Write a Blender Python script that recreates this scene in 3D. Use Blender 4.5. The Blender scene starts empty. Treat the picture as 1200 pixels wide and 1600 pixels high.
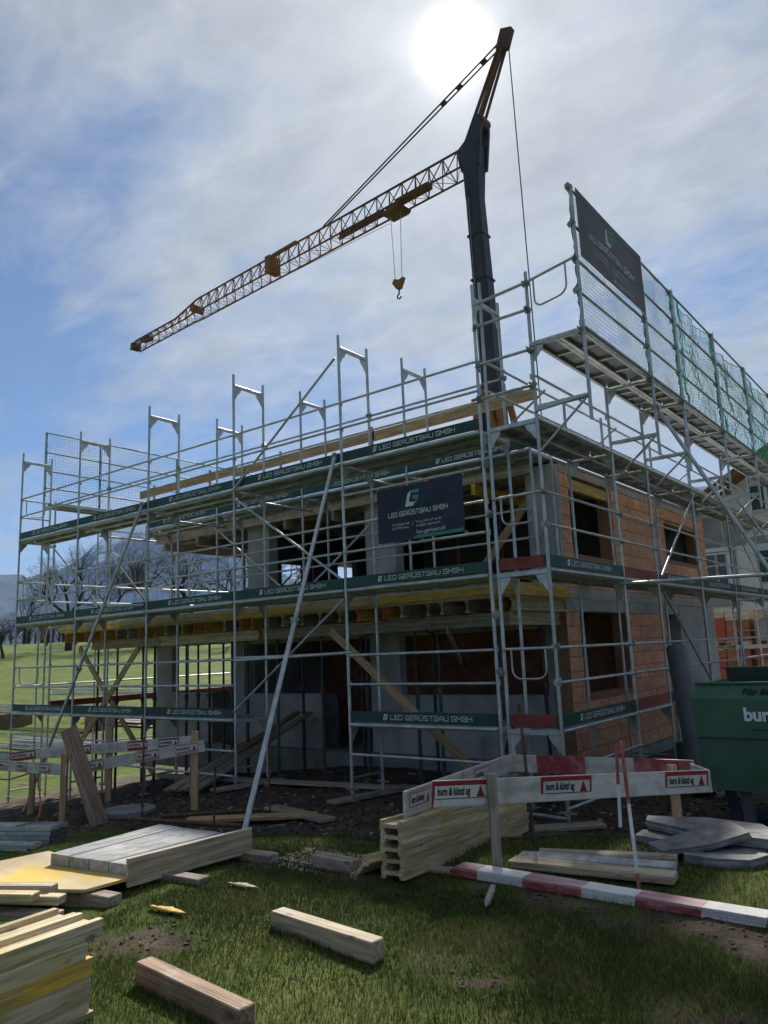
import bpy, bmesh, math, random
import numpy as np
from mathutils import Vector, Quaternion, Matrix, noise

random.seed(7); RNG = np.random.default_rng(7)
sc = bpy.context.scene
COL = sc.collection

# ------------------------------------------------------------------ camera
cam_d = bpy.data.cameras.new('camera'); cam = bpy.data.objects.new('camera', cam_d); COL.objects.link(cam)
sc.camera = cam
cam_d.sensor_fit = 'VERTICAL'; cam_d.sensor_height = 32.0; cam_d.lens = 1190.6 / 1600 * 32.0
cam_d.clip_start = 0.05; cam_d.clip_end = 30000
R_ = Vector((0.7862316, 0.61657028, -0.04099952)); U_ = Vector((0.14201473, -0.11572206, 0.98307692)); F_ = Vector((-0.60139146, 0.77874867, 0.1785464))
CAM = Vector((5.14383, -8.94617, 1.9426))
M = Matrix(((R_.x, U_.x, -F_.x, CAM.x), (R_.y, U_.y, -F_.y, CAM.y), (R_.z, U_.z, -F_.z, CAM.z), (0, 0, 0, 1)))
cam.matrix_world = M
sc.render.resolution_x = 768; sc.render.resolution_y = 1024

# ------------------------------------------------------------------ world and sun
SUN = Vector((-0.3766, 0.6516, 0.6585)).normalized()
world = bpy.data.worlds.new('World'); sc.world = world; world.use_nodes = True
def build_world():
    nt = world.node_tree; nt.nodes.clear(); N = nt.nodes.new; L = nt.links.new
    out = N('ShaderNodeOutputWorld'); bg = N('ShaderNodeBackground'); L(bg.outputs[0], out.inputs[0]); bg.inputs[1].default_value = 0.1
    sky = N('ShaderNodeTexSky'); sky.sky_type = 'NISHITA'; sky.sun_disc = False
    sky.sun_elevation = math.asin(SUN.z); sky.sun_rotation = math.atan2(SUN.x, SUN.y)
    sky.air_density = 1.0; sky.dust_density = 0.6; sky.ozone_density = 2.0; sky.altitude = 700
    tc = N('ShaderNodeTexCoord')
    def vmath(op, a, b=None):
        n = N('ShaderNodeVectorMath'); n.operation = op
        for i, v in enumerate((a, b)):
            if v is None: continue
            if hasattr(v, 'is_linked'): L(v, n.inputs[i])
            else: n.inputs[i].default_value = v
        return n
    def m(op, a, b=0.0, clamp=False):
        n = N('ShaderNodeMath'); n.operation = op; n.use_clamp = clamp
        for i, v in enumerate((a, b)):
            if hasattr(v, 'is_linked'): L(v, n.inputs[i])
            else: n.inputs[i].default_value = v
        return n.outputs[0]
    d = vmath('NORMALIZE', tc.outputs['Generated']).outputs[0]
    sep = N('ShaderNodeSeparateXYZ'); L(d, sep.inputs[0])
    zz = m('ADD', m('MAXIMUM', sep.outputs[2], 0.0), 0.16)
    cmb = N('ShaderNodeCombineXYZ'); L(m('DIVIDE', sep.outputs[0], zz), cmb.inputs[0]); L(m('DIVIDE', sep.outputs[1], zz), cmb.inputs[1])
    mp = N('ShaderNodeMapping'); mp.inputs['Rotation'].default_value = (0, 0, math.radians(35)); mp.inputs['Scale'].default_value = (0.75, 1.25, 1); mp.inputs['Location'].default_value = (0.4, 5.2, 0.4)
    L(cmb.outputs[0], mp.inputs[0])
    n1 = N('ShaderNodeTexNoise'); n1.inputs['Scale'].default_value = 0.85; n1.inputs['Detail'].default_value = 9; n1.inputs['Roughness'].default_value = 0.56; n1.inputs['Distortion'].default_value = 0.5
    L(mp.outputs[0], n1.inputs['Vector'])
    n2 = N('ShaderNodeTexNoise'); n2.inputs['Scale'].default_value = 3.2; n2.inputs['Detail'].default_value = 8; n2.inputs['Roughness'].default_value = 0.62; n2.inputs['Distortion'].default_value = 0.9
    L(mp.outputs[0], n2.inputs['Vector'])
    n3 = N('ShaderNodeTexNoise'); n3.inputs['Scale'].default_value = 9.0; n3.inputs['Detail'].default_value = 6; n3.inputs['Roughness'].default_value = 0.6; n3.inputs['Distortion'].default_value = 0.6
    mp3 = N('ShaderNodeMapping'); mp3.inputs['Rotation'].default_value = (0, 0, math.radians(-12)); mp3.inputs['Scale'].default_value = (0.75, 1.15, 1); L(cmb.outputs[0], mp3.inputs[0]); L(mp3.outputs[0], n3.inputs['Vector'])
    cov = m('ADD', n1.outputs['Fac'], m('MULTIPLY', m('SUBTRACT', n2.outputs['Fac'], 0.5), 0.55))
    cov = m('ADD', cov, m('MULTIPLY', m('SUBTRACT', n3.outputs['Fac'], 0.5), 0.17))
    # thin veil that thickens on the sun's side of the sky
    dt = vmath('DOT_PRODUCT', d, tuple(SUN)).outputs['Value']
    dtp = m('MAXIMUM', dt, 0.0)
    veil = m('POWER', dtp, 7.0)
    cov = m('ADD', cov, m('MULTIPLY', veil, 0.20))
    rmp = N('ShaderNodeValToRGB'); rmp.color_ramp.elements[0].position = 0.38; rmp.color_ramp.elements[1].position = 0.67
    rmp.color_ramp.elements[0].color = (0.13, 0.13, 0.13, 1); rmp.color_ramp.elements[1].color = (1, 1, 1, 1); rmp.color_ramp.interpolation = 'LINEAR'
    L(cov, rmp.inputs[0])
    # brightness of the cloud: thick parts greyer, forward scattering close to the sun
    thick = N('ShaderNodeMapRange'); L(cov, thick.inputs[0]); thick.inputs[1].default_value = 0.55; thick.inputs[2].default_value = 0.95; thick.inputs[3].default_value = 1.25; thick.inputs[4].default_value = 0.76
    shade = m('MULTIPLY', thick.outputs[0], m('ADD', 0.62, m('MULTIPLY', n3.outputs['Fac'], 0.76)))
    g1 = m('MULTIPLY', m('POWER', dtp, 6.0), 1.05)
    g2 = m('MULTIPLY', m('POWER', dtp, 70.0), .8)
    g3 = m('MULTIPLY', m('POWER', dtp, 3000.0), 18.0)
    g4 = m('MULTIPLY', m('POWER', dtp, 400.0), 1.0)
    base = m('MULTIPLY', m('ADD', 1.3, g1), shade)
    cb = N('ShaderNodeCombineXYZ')
    L(m('MULTIPLY', base, 0.965), cb.inputs[0]); L(m('MULTIPLY', base, 1.0), cb.inputs[1]); L(m('MULTIPLY', base, 1.02), cb.inputs[2])
    mix = N('ShaderNodeMix'); mix.data_type = 'RGBA'; L(rmp.outputs[0], mix.inputs[0])
    tint = N('ShaderNodeMix'); tint.data_type = 'RGBA'; tint.blend_type = 'MULTIPLY'; tint.inputs[0].default_value = 1.0
    L(sky.outputs[0], tint.inputs[6]); tint.inputs[7].default_value = (0.155, 0.245, 0.335, 1)
    L(tint.outputs[2], mix.inputs[6]); L(cb.outputs[0], mix.inputs[7])
    gl = N('ShaderNodeCombineXYZ'); gs = m('MULTIPLY', m('ADD', m('ADD', g2, g4), g3), m('ADD', 0.7, m('MULTIPLY', n2.outputs['Fac'], 0.6)))
    L(gs, gl.inputs[0]); L(m('MULTIPLY', gs, 0.97), gl.inputs[1]); L(m('MULTIPLY', gs, 0.89), gl.inputs[2])
    add = vmath('ADD', mix.outputs[2], gl.outputs[0])
    L(add.outputs[0], bg.inputs[0])
build_world()
sun_d = bpy.data.lights.new('sun', 'SUN'); sun_d.energy = 4.0; sun_d.angle = math.radians(2.5); sun_d.color = (1.0, 0.94, 0.85)
sun = bpy.data.objects.new('sun', sun_d); COL.objects.link(sun)
sun.rotation_euler = (-SUN).to_track_quat('-Z', 'Y').to_euler()
sun.location = (0, 0, 40)
sc.view_settings.view_transform = 'Standard'; sc.view_settings.look = 'None'; sc.view_settings.gamma = 1.0
sc.view_settings.use_curve_mapping = False; sc.view_settings.exposure = 1.2
try:
    sc.cycles.use_denoising = True; sc.cycles.denoiser = 'OPENIMAGEDENOISE'
except Exception: pass
sc.cycles.max_bounces = 4; sc.cycles.diffuse_bounces = 3; sc.cycles.glossy_bounces = 2; sc.cycles.use_adaptive_sampling = True; sc.cycles.adaptive_threshold = .02; sc.cycles.adaptive_min_samples = 12; world.cycles.sampling_method = 'MANUAL'; world.cycles.sample_map_resolution = 512; sc.cycles.transparent_max_bounces = 16; sc.cycles.volume_bounces = 0

# ------------------------------------------------------------------ materials
MATS = {}
def mat(name, c1, c2=None, scale=6.0, rough=0.6, metal=0.0, bump=0.0, bscale=60.0, stretch=(1, 1, 1), rnd=0.12, lo=0.35, hi=0.65, spec=0.4, dirt=None, detail=4, wood=False):
    m = bpy.data.materials.new(name); m.use_nodes = True; nt = m.node_tree; N = nt.nodes.new; L = nt.links.new
    b = nt.nodes['Principled BSDF']; b.inputs['Roughness'].default_value = rough; b.inputs['Metallic'].default_value = metal
    b.inputs['Specular IOR Level'].default_value = spec
    tc = N('ShaderNodeTexCoord'); oi = N('ShaderNodeObjectInfo')
    off = N('ShaderNodeVectorMath'); off.operation = 'MULTIPLY_ADD'
    sp = N('ShaderNodeCombineXYZ')
    for i in range(3): L(oi.outputs['Random'], sp.inputs[i])
    L(sp.outputs[0], off.inputs[0]); off.inputs[1].default_value = (37.1, 17.3, 53.7); L(tc.outputs['Object'], off.inputs[2])
    mp = N('ShaderNodeMapping'); mp.inputs['Scale'].default_value = stretch; L(off.outputs[0], mp.inputs[0])
    no = N('ShaderNodeTexNoise'); no.inputs['Scale'].default_value = scale; no.inputs['Detail'].default_value = detail; no.inputs['Roughness'].default_value = 0.6
    L(mp.outputs[0], no.inputs['Vector'])
    cr = N('ShaderNodeValToRGB'); cr.color_ramp.elements[0].position = lo; cr.color_ramp.elements[1].position = hi
    cr.color_ramp.elements[0].color = (*c1, 1); cr.color_ramp.elements[1].color = (*(c2 or c1), 1); L(no.outputs['Fac'], cr.inputs[0])
    col = cr.outputs[0]
    if dirt:
        n2 = N('ShaderNodeTexNoise'); n2.inputs['Scale'].default_value = dirt[1]; n2.inputs['Detail'].default_value = 4; n2.inputs['Roughness'].default_value = .7; L(off.outputs[0], n2.inputs['Vector'])
        r2 = N('ShaderNodeValToRGB'); r2.color_ramp.elements[0].position = dirt[2]; r2.color_ramp.elements[1].position = dirt[3]; L(n2.outputs['Fac'], r2.inputs[0])
        mx = N('ShaderNodeMix'); mx.data_type = 'RGBA'; L(r2.outputs[0], mx.inputs[0]); L(col, mx.inputs[6]); mx.inputs[7].default_value = (*dirt[0], 1); col = mx.outputs[2]
    if wood:
        mg = N('ShaderNodeMapping'); mg.inputs['Scale'].default_value = (1.6, 34, 34); L(off.outputs[0], mg.inputs[0])
        ng = N('ShaderNodeTexNoise'); ng.inputs['Scale'].default_value = 1.6; ng.inputs['Detail'].default_value = 3; ng.inputs['Distortion'].default_value = .5; L(mg.outputs[0], ng.inputs['Vector'])
        rg = N('ShaderNodeMapRange'); L(ng.outputs['Fac'], rg.inputs[0]); rg.inputs[1].default_value = .32; rg.inputs[2].default_value = .62; rg.inputs[3].default_value = .58; rg.inputs[4].default_value = 1.12
        mk = N('ShaderNodeMapping'); mk.inputs['Scale'].default_value = (3.0, 7.5, 7.5); L(off.outputs[0], mk.inputs[0])
        vk = N('ShaderNodeTexVoronoi'); vk.inputs['Scale'].default_value = 1.0; L(mk.outputs[0], vk.inputs['Vector'])
        rk = N('ShaderNodeMapRange'); L(vk.outputs['Distance'], rk.inputs[0]); rk.inputs[1].default_value = .06; rk.inputs[2].default_value = .13; rk.inputs[3].default_value = .40; rk.inputs[4].default_value = 1.0
        mm = N('ShaderNodeMath'); mm.operation = 'MULTIPLY'; L(rg.outputs[0], mm.inputs[0]); L(rk.outputs[0], mm.inputs[1])
        cw = N('ShaderNodeMix'); cw.data_type = 'RGBA'; cw.blend_type = 'MULTIPLY'; cw.inputs[0].default_value = 1.0; L(col, cw.inputs[6]); L(mm.outputs[0], cw.inputs[7]); col = cw.outputs[2]
    hs = N('ShaderNodeHueSaturation'); L(col, hs.inputs['Color'])
    v = N('ShaderNodeMapRange'); L(oi.outputs['Random'], v.inputs[0]); v.inputs[3].default_value = 1 - rnd; v.inputs[4].default_value = 1 + rnd; L(v.outputs[0], hs.inputs['Value'])
    L(hs.outputs[0], b.inputs['Base Color'])
    if bump:
        nb = N('ShaderNodeTexNoise'); nb.inputs['Scale'].default_value = bscale; nb.inputs['Detail'].default_value = 2; L(mp.outputs[0], nb.inputs['Vector'])
        bp = N('ShaderNodeBump'); bp.inputs['Strength'].default_value = bump; bp.inputs['Distance'].default_value = 0.01; L(nb.outputs['Fac'], bp.inputs['Height']); L(bp.outputs[0], b.inputs['Normal'])
    MATS[name] = m; return m
mat('galv', (.35, .38, .385), (.54, .57, .575), 9, .40, .5, 0, 120, (1, 1, .6), .12, spec=.5)
mat('galv_dull', (.20, .22, .23), (.34, .37, .38), 9, .5, .4, 0, 90, (1, 1, .6), .12)
mat('toe_green', (.010, .050, .042), (.014, .066, .054), 4, .5, 0, .05, 50, (1, 1, 1), .15, dirt=((.06, .09, .08), 3, .55, .9))
mat('toe_red', (.17, .028, .026), (.25, .05, .042), 5, .6, 0, .1, 60, (.3, 2, 2), .15, dirt=((.22, .12, .10), 4, .5, .85))
mat('print_white', (.62, .66, .66), (.74, .77, .77), 12, .6)
mat('navy', (.010, .020, .044), (.016, .030, .060), 3, .55, rnd=.02)
mat('teal', (.05, .22, .21), (.06, .26, .24), 3, .55)
mat('banner_grey', (.20, .205, .22), (.24, .245, .26), 2, .6, rnd=.02)
def translucent(k, f):
    nt = MATS[k].node_tree; b = nt.nodes['Principled BSDF']; t = nt.nodes.new('ShaderNodeBsdfTranslucent'); x = nt.nodes.new('ShaderNodeMixShader'); x.inputs[0].default_value = f
    nt.links.new(b.inputs['Base Color'].links[0].from_socket, t.inputs[0]); nt.links.new(b.outputs[0], x.inputs[1]); nt.links.new(t.outputs[0], x.inputs[2]); nt.links.new(x.outputs[0], nt.nodes['Material Output'].inputs[0])
translucent('banner_grey', .5)
translucent_later = ('net', 'net_dark')
mat('banner_print', (.50, .52, .54), (.58, .60, .61), 6, .6)
mat('concrete', (.30, .31, .30), (.42, .43, .42), 1.6, .85, 0, .25, 40, (1, 1, .35), .04, dirt=((.20, .20, .19), 2.2, .5, .85))
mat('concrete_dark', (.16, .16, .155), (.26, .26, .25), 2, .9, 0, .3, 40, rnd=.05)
mat('brick', (.56, .26, .145), (.70, .38, .235), 5, .85, 0, .35, 70, (1, 1, 2.5), .10, dirt=((.46, .30, .21), 6, .58, .9))
mat('brick_dark', (.20, .075, .045), (.32, .14, .085), 5, .9, rnd=.2)  # darker brick colour; on the inner wall it stands for shade
mat('mortar', (.24, .125, .08), (.32, .17, .11), 12, .95, 0, .4, 60)
mat('wood_new', (.42, .27, .13), (.56, .39, .21), 5, .65, 0, .2, 30, (.12, 3, 3), .13, dirt=((.30, .20, .11), 3, .58, .9), wood=True)
mat('wood_pale', (.38, .30, .20), (.54, .46, .33), 5, .7, 0, .25, 30, (.12, 3, 3), .14, dirt=((.25, .20, .14), 4, .56, .85), wood=True)
mat('wood_grey', (.27, .22, .17), (.42, .37, .30), 5, .8, 0, .35, 30, (.12, 3.5, 3.5), .18, dirt=((.14, .11, .085), 4, .52, .8), wood=True)
mat('wood_old', (.19, .125, .08), (.33, .235, .16), 5, .8, 0, .35, 30, (.12, 3.5, 3.5), .15, dirt=((.36, .30, .25), 5, .55, .8), wood=True)
mat('wood_yellow', (.56, .34, .045), (.70, .46, .09), 5, .5, 0, .15, 30, (.12, 3, 3), .12, dirt=((.34, .27, .16), 3.5, .48, .75), wood=True)
mat('wood_beam', (.42, .34, .20), (.60, .51, .34), 5, .7, 0, .3, 30, (.10, 4, 4), .22, dirt=((.46, .33, .10), 2.6, .48, .72), wood=True)
mat('red_cap', (.45, .02, .015), (.6, .04, .03), 5, .45)
mat('panel_grey', (.25, .255, .255), (.43, .44, .44), 4, .75, 0, .3, 40, (3.5, .3, 3.5), .10, dirt=((.18, .165, .14), 5, .50, .75))
mat('ply_yellow', (.42, .33, .20), (.56, .46, .30), 2.5, .6, 0, .15, 40, (.4, 1.5, 1.5), .05, dirt=((.62, .42, .05), 1.6, .45, .62))
mat('prop_dark', (.035, .038, .042), (.075, .078, .08), 8, .6, .3, rnd=.3, dirt=((.11, .06, .035), 5, .55, .8))
mat('prop_green', (.01, .10, .06), (.015, .14, .08), 8, .5)
mat('rust', (.075, .042, .028), (.15, .085, .055), 14, .85, 0, .3, 90)
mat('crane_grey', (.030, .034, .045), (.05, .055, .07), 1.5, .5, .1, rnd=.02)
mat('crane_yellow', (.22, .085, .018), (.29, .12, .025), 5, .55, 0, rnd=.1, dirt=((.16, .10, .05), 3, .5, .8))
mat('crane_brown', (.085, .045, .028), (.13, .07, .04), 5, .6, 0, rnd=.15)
mat('cable', (.05, .05, .055), None, 5, .5, .3)
mat('skip_green', (.042, .115, .070), (.060, .150, .095), 2.5, .45, 0, .08, 30, (1, 1, 1), .02, dirt=((.10, .10, .07), 4.5, .56, .74))
mat('skip_dark', (.012, .03, .02), (.02, .05, .03), 4, .6)
mat('steel_blue', (.018, .026, .05), (.035, .045, .08), 4, .55, .2)
mat('black_ink', (.01, .012, .012), None, 4, .6)
mat('sticker_pale', (.36, .20, .19), (.46, .30, .28), 5, .6)
mat('sticker_red', (.24, .012, .02), (.32, .025, .035), 5, .5, dirt=((.40, .22, .20), 9, .6, .85))
mat('sticker_white', (.55, .54, .50), (.66, .65, .61), 7, .6, dirt=((.40, .38, .33), 7, .55, .8))
mat('board_white', (.44, .43, .38), (.62, .60, .55), 4, .7, 0, .2, 30, (.15, 4, 4), .1, dirt=((.26, .23, .18), 6, .50, .76))
mat('paint_white', (.58, .58, .56), (.70, .70, .68), 4, .6, dirt=((.40, .39, .36), 6, .55, .8))
mat('paint_red', (.26, .03, .035), (.40, .08, .08), 7, .55, dirt=((.48, .30, .29), 6, .50, .75))
mat('paint_faded', (.33, .10, .105), (.58, .46, .45), 9, .6, 0, .1, 40, (.3, 2, 2), .1, lo=.3, hi=.7)
mat('pipe_grey', (.075, .085, .10), (.11, .12, .135), 3, .45, rnd=.02)
mat('pipe_green', (.008, .11, .055), (.012, .15, .075), 4, .4, dirt=((.08, .08, .06), 5, .55, .8))
mat('hose_orange', (.55, .14, .04), None, 5, .5)
mat('stone', (.12, .12, .12), (.27, .27, .265), 6, .85, 0, .3, 22, rnd=.12, dirt=((.34, .34, .34), 5, .6, .8))
mat('rubble', (.16, .14, .12), (.36, .34, .31), 3, .9, 0, .4, 40, rnd=.3)
mat('clod', (.055, .043, .033), (.11, .085, .065), 9, .95, 0, .5, 60, rnd=.35)
mat('plaster', (.60, .60, .58), (.70, .70, .68), 2, .9, rnd=.02)
mat('plaster_grey', (.24, .25, .26), (.30, .31, .32), 2, .9, rnd=.02)
mat('roof_wood', (.20, .095, .04), (.30, .15, .07), 5, .7, 0, .1, 30, (.2, 3, 3))
mat('roof_tile', (.10, .055, .04), (.16, .09, .07), 6, .9)
mat('shutter', (.012, .055, .04), (.018, .075, .05), 4, .5)
mat('glass', (.02, .025, .03), (.03, .035, .04), 2, .08, spec=.8)
mat('bark', (.030, .024, .022), (.055, .045, .04), 6, .9, 0, .4, 30)
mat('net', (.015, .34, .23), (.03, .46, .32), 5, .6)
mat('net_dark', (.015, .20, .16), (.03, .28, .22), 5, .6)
mat('tarp', (.55, .57, .58), (.65, .66, .67), 3, .5)
mat('wrap_red', (.22, .022, .012), (.30, .045, .025), 4, .5)
mat('shade_dark', (.05, .045, .04), (.08, .07, .06), 3, .9)  # near-black wall colour that stands in for shade
for k_ in translucent_later: translucent(k_, .45)
def perforated():
    m = mat('deck', (.19, .21, .22), (.30, .33, .34), 6, .5, .45, rnd=.1); nt = m.node_tree; N = nt.nodes.new; L = nt.links.new
    b = nt.nodes['Principled BSDF']; out = nt.nodes['Material Output']
    tc = N('ShaderNodeTexCoord'); mp = N('ShaderNodeMapping'); mp.inputs['Scale'].default_value = (1 / .034, 1 / .034, 0); L(tc.outputs['Object'], mp.inputs[0])
    fr = N('ShaderNodeVectorMath'); fr.operation = 'FRACTION'; L(mp.outputs[0], fr.inputs[0])
    su = N('ShaderNodeVectorMath'); su.operation = 'DISTANCE'; L(fr.outputs[0], su.inputs[0]); su.inputs[1].default_value = (.5, .5, 0)
    lt = N('ShaderNodeMath'); lt.operation = 'LESS_THAN'; L(su.outputs['Value'], lt.inputs[0]); lt.inputs[1].default_value = .24
    tr = N('ShaderNodeBsdfTransparent'); mx = N('ShaderNodeMixShader'); L(lt.outputs[0], mx.inputs[0]); L(b.outputs[0], mx.inputs[1]); L(tr.outputs[0], mx.inputs[2]); L(mx.outputs[0], out.inputs[0])
perforated()

# ------------------------------------------------------------------ helpers
def link(o): COL.objects.link(o); return o
def tag(o, label=None, cat=None, group=None, kind=None):
    if label: o['label'] = label
    if cat: o['category'] = cat
    if group: o['group'] = group
    if kind: o['kind'] = kind
    return o
def thing(name, label, cat, loc=(0, 0, 0), group=None):
    o = bpy.data.objects.new(name, None); o.empty_display_size = .2; link(o); o.location = loc
    return tag(o, label, cat, group)
def obj(name, me, par=None, loc=(0, 0, 0), rot=None, scale=None):
    o = bpy.data.objects.new(name, me); link(o); base = Vector((0, 0, 0))
    if par is not None:
        o.parent = par; p = par
        while p is not None: base += p.location; p = p.parent
    o.location = Vector(loc) - base
    if rot is not None:
        o.rotation_mode = 'QUATERNION'; o.rotation_quaternion = rot
    if scale: o.scale = scale
    return o
CACHE = {}
def mesh_from(name, v, f, mats, fm=None, smooth=False):
    me = bpy.data.meshes.new(name); me.from_pydata([tuple(x) for x in v], [], f)
    for k in ([mats] if isinstance(mats, str) else mats): me.materials.append(MATS[k])
    if fm: me.polygons.foreach_set('material_index', fm)
    if smooth: me.polygons.foreach_set('use_smooth', [True] * len(f))
    me.update(); return me
class MB:
    def __init__(s): s.v = []; s.f = []; s.m = []; s.sm = []
    def add(s, v, f, mi=0, sm=False):
        o = len(s.v); s.v += [tuple(x) for x in v]
        for q in f: s.f.append(tuple(i + o for i in q)); s.m.append(mi); s.sm.append(sm)
    def box(s, a, b, mi=0):
        x0, y0, z0 = a; x1, y1, z1 = b
        s.add([(x0, y0, z0), (x1, y0, z0), (x1, y1, z0), (x0, y1, z0), (x0, y0, z1), (x1, y0, z1), (x1, y1, z1), (x0, y1, z1)],
              [(0, 3, 2, 1), (4, 5, 6, 7), (0, 1, 5, 4), (1, 2, 6, 5), (2, 3, 7, 6), (3, 0, 4, 7)], mi)
    def tube(s, a, b, r0, r1=None, n=8, mi=0, caps=True):
        a = Vector(a); b = Vector(b); r1 = r0 if r1 is None else r1
        d = (b - a).normalized(); x = d.orthogonal().normalized(); y = d.cross(x)
        vs = []
        for p, r in ((a, r0), (b, r1)):
            for i in range(n):
                t = 2 * math.pi * i / n; vs.append(p + x * (r * math.cos(t)) + y * (r * math.sin(t)))
        s.add(vs, [(i, (i + 1) % n, n + (i + 1) % n, n + i) for i in range(n)], mi, True)
        if caps: s.add(vs, [tuple(range(n - 1, -1, -1)), tuple(range(n, 2 * n))], mi)
    def path(s, pts, r, n=8, mi=0):
        for a, b in zip(pts[:-1], pts[1:]): s.tube(a, b, r, n=n, mi=mi)
    def prism(s, poly, ax, h, mi=0):   # poly: list of 3d points, extruded along vector ax*h
        n = len(poly); a = Vector(ax) * h; p = [Vector(q) for q in poly]
        s.add(p + [q + a for q in p], [tuple(range(n - 1, -1, -1)), tuple(range(n, 2 * n))] + [(i, (i + 1) % n, n + (i + 1) % n, n + i) for i in range(n)], mi)
    def mesh(s, name, mats):
        me = mesh_from(name, s.v, s.f, mats, s.m); me.polygons.foreach_set('use_smooth', s.sm); return me
def fixn(me):
    bm = bmesh.new(); bm.from_mesh(me); bmesh.ops.recalc_face_normals(bm, faces=bm.faces); bm.to_mesh(me); bm.free(); return me
def cyl(L, r, m, n=10):
    k = ('c', round(L, 3), r, m, n)
    if k not in CACHE:
        b = MB(); b.tube((0, 0, 0), (0, 0, L), r, n=n); CACHE[k] = fixn(b.mesh('tube', m))
    return CACHE[k]
def boxm(sx, sy, sz, m, bev=0.0):
    k = ('b', round(sx, 3), round(sy, 3), round(sz, 3), m, bev)
    if k not in CACHE:
        b = MB(); b.box((-sx / 2, -sy / 2, -sz / 2), (sx / 2, sy / 2, sz / 2)); me = b.mesh('box', m)
        if bev:
            bm = bmesh.new(); bm.from_mesh(me); bmesh.ops.bevel(bm, geom=bm.edges[:], offset=bev, segments=1, affect='EDGES'); bm.to_mesh(me); bm.free()
        CACHE[k] = me
    return CACHE[k]
def tube(name, a, b, r, m, par=None, n=10):
    a = Vector(a); b = Vector(b); d = b - a
    return obj(name, cyl(d.length, r, m, n), par, a, Vector((0, 0, 1)).rotation_difference(d))
def frame_q(d, up=(0, 0, 1)):
    x = Vector(d).normalized(); u = Vector(up)
    if abs(x.dot(u)) > .999: u = Vector((0, 1, 0))
    y = u.cross(x).normalized(); z = x.cross(y)
    return Matrix((x, y, z)).transposed().to_quaternion()
def bar(name, a, b, w, h, m, par=None, up=(0, 0, 1), bev=0.0):   # w across, h along 'up'
    a = Vector(a); b = Vector(b); d = b - a
    return obj(name, boxm(d.length, w, h, m, bev), par, (a + b) / 2, frame_q(d, up))
def box(name, a, b, m, par=None, bev=0.0):
    a = Vector(a); b = Vector(b); s = b - a
    return obj(name, boxm(abs(s.x), abs(s.y), abs(s.z), m, bev), par, (a + b) / 2)

# stroke lettering: squared, wide capitals
GL = {'L': [[(0, 1), (0, 0), (.8, 0)]], 'E': [[(.85, 1), (0, 1), (0, 0), (.85, 0)], [(0, .5), (.75, .5)]],
      'O': [[(.12, 1), (.9, 1), (1, .88), (1, .12), (.9, 0), (.12, 0), (0, .12), (0, .88), (.12, 1)]],
      'G': [[(1, 1), (.12, 1), (0, .88), (0, .12), (.12, 0), (1, 0), (1, .48), (.5, .48)]],
      'R': [[(0, 0), (0, 1), (.9, 1), (1, .88), (1, .55), (.9, .42), (.1, .42)], [(.6, .42), (1, 0)]],
      'U': [[(0, 1), (0, .12), (.12, 0), (.88, 0), (1, .12), (1, 1)]], 'Ü': [[(0, 1), (0, .12), (.12, 0), (.88, 0), (1, .12), (1, 1)], [(.25, 1.12), (.25, 1.3)], [(.75, 1.12), (.75, 1.3)]],
      'S': [[(1, 1), (.1, 1), (0, .9), (0, .6), (.1, .5), (.9, .5), (1, .4), (1, .1), (.9, 0), (0, 0)]],
      'T': [[(0, 1), (1, 1)], [(.5, 1), (.5, 0)]], 'B': [[(0, 1), (.88, 1), (.97, .9), (.97, .6), (.88, .5), (1, .4), (1, .1), (.9, 0), (0, 0)], [(.3, .5), (.88, .5)], [(0, 1), (0, .62)], [(0, .38), (0, 0)]],
      'A': [[(0, 0), (0, .55), (.45, 1), (.62, 1), (1, .55), (1, 0)], [(.15, .32), (1, .32)]],
      'M': [[(0, 0), (0, 1), (.55, .35), (1.1, 1), (1.1, 0)]], 'H': [[(0, 0), (0, 1)], [(1, 0), (1, 1)], [(0, .5), (1, .5)]]}
def stroke_text(s, h, m, th=.16, wide=1.25, gap=.42, slant=0.0):
    """flat lettering in local XZ, facing -Y, left-bottom at origin"""
    b = MB(); x = 0.0; t = th / 2
    for ch in s:
        if ch == ' ': x += .7; continue
        wmax = 0
        for st in GL[ch]:
            for (p, q) in zip(st[:-1], st[1:]):
                p = Vector((p[0] * wide, p[1])); q = Vector((q[0] * wide, q[1])); wmax = max(wmax, p.x, q.x)
                d = (q - p).normalized(); nrm = Vector((-d.y, d.x)); e = d * t * .8
                quad = [p - e - nrm * t, q + e - nrm * t, q + e + nrm * t, p - e + nrm * t]
                b.add([((x + k.x + slant * k.y) * h, 0, k.y * h) for k in quad], [(0, 1, 2, 3)])
        x += wmax + gap
    return b.mesh('lettering', m), (x - gap) * h
def font_text(s, h, m, wide=1.0, bold=0.0, slant=0.0):
    cu = bpy.data.curves.new('t', 'FONT'); cu.body = s; cu.size = h; cu.offset = bold; cu.shear = slant; cu.fill_mode = 'FRONT'; cu.resolution_u = 3
    o = bpy.data.objects.new('t', cu); COL.objects.link(o)
    dg = bpy.context.evaluated_depsgraph_get(); me = bpy.data.meshes.new_from_object(o.evaluated_get(dg)); bpy.data.objects.remove(o)
    for v in me.vertices: v.co = (v.co.x * wide, 0, v.co.y)
    me.materials.clear(); me.materials.append(MATS[m]); me.update()
    xs = [v.co.x for v in me.vertices]
    return me, (max(xs) if xs else 0)
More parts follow.
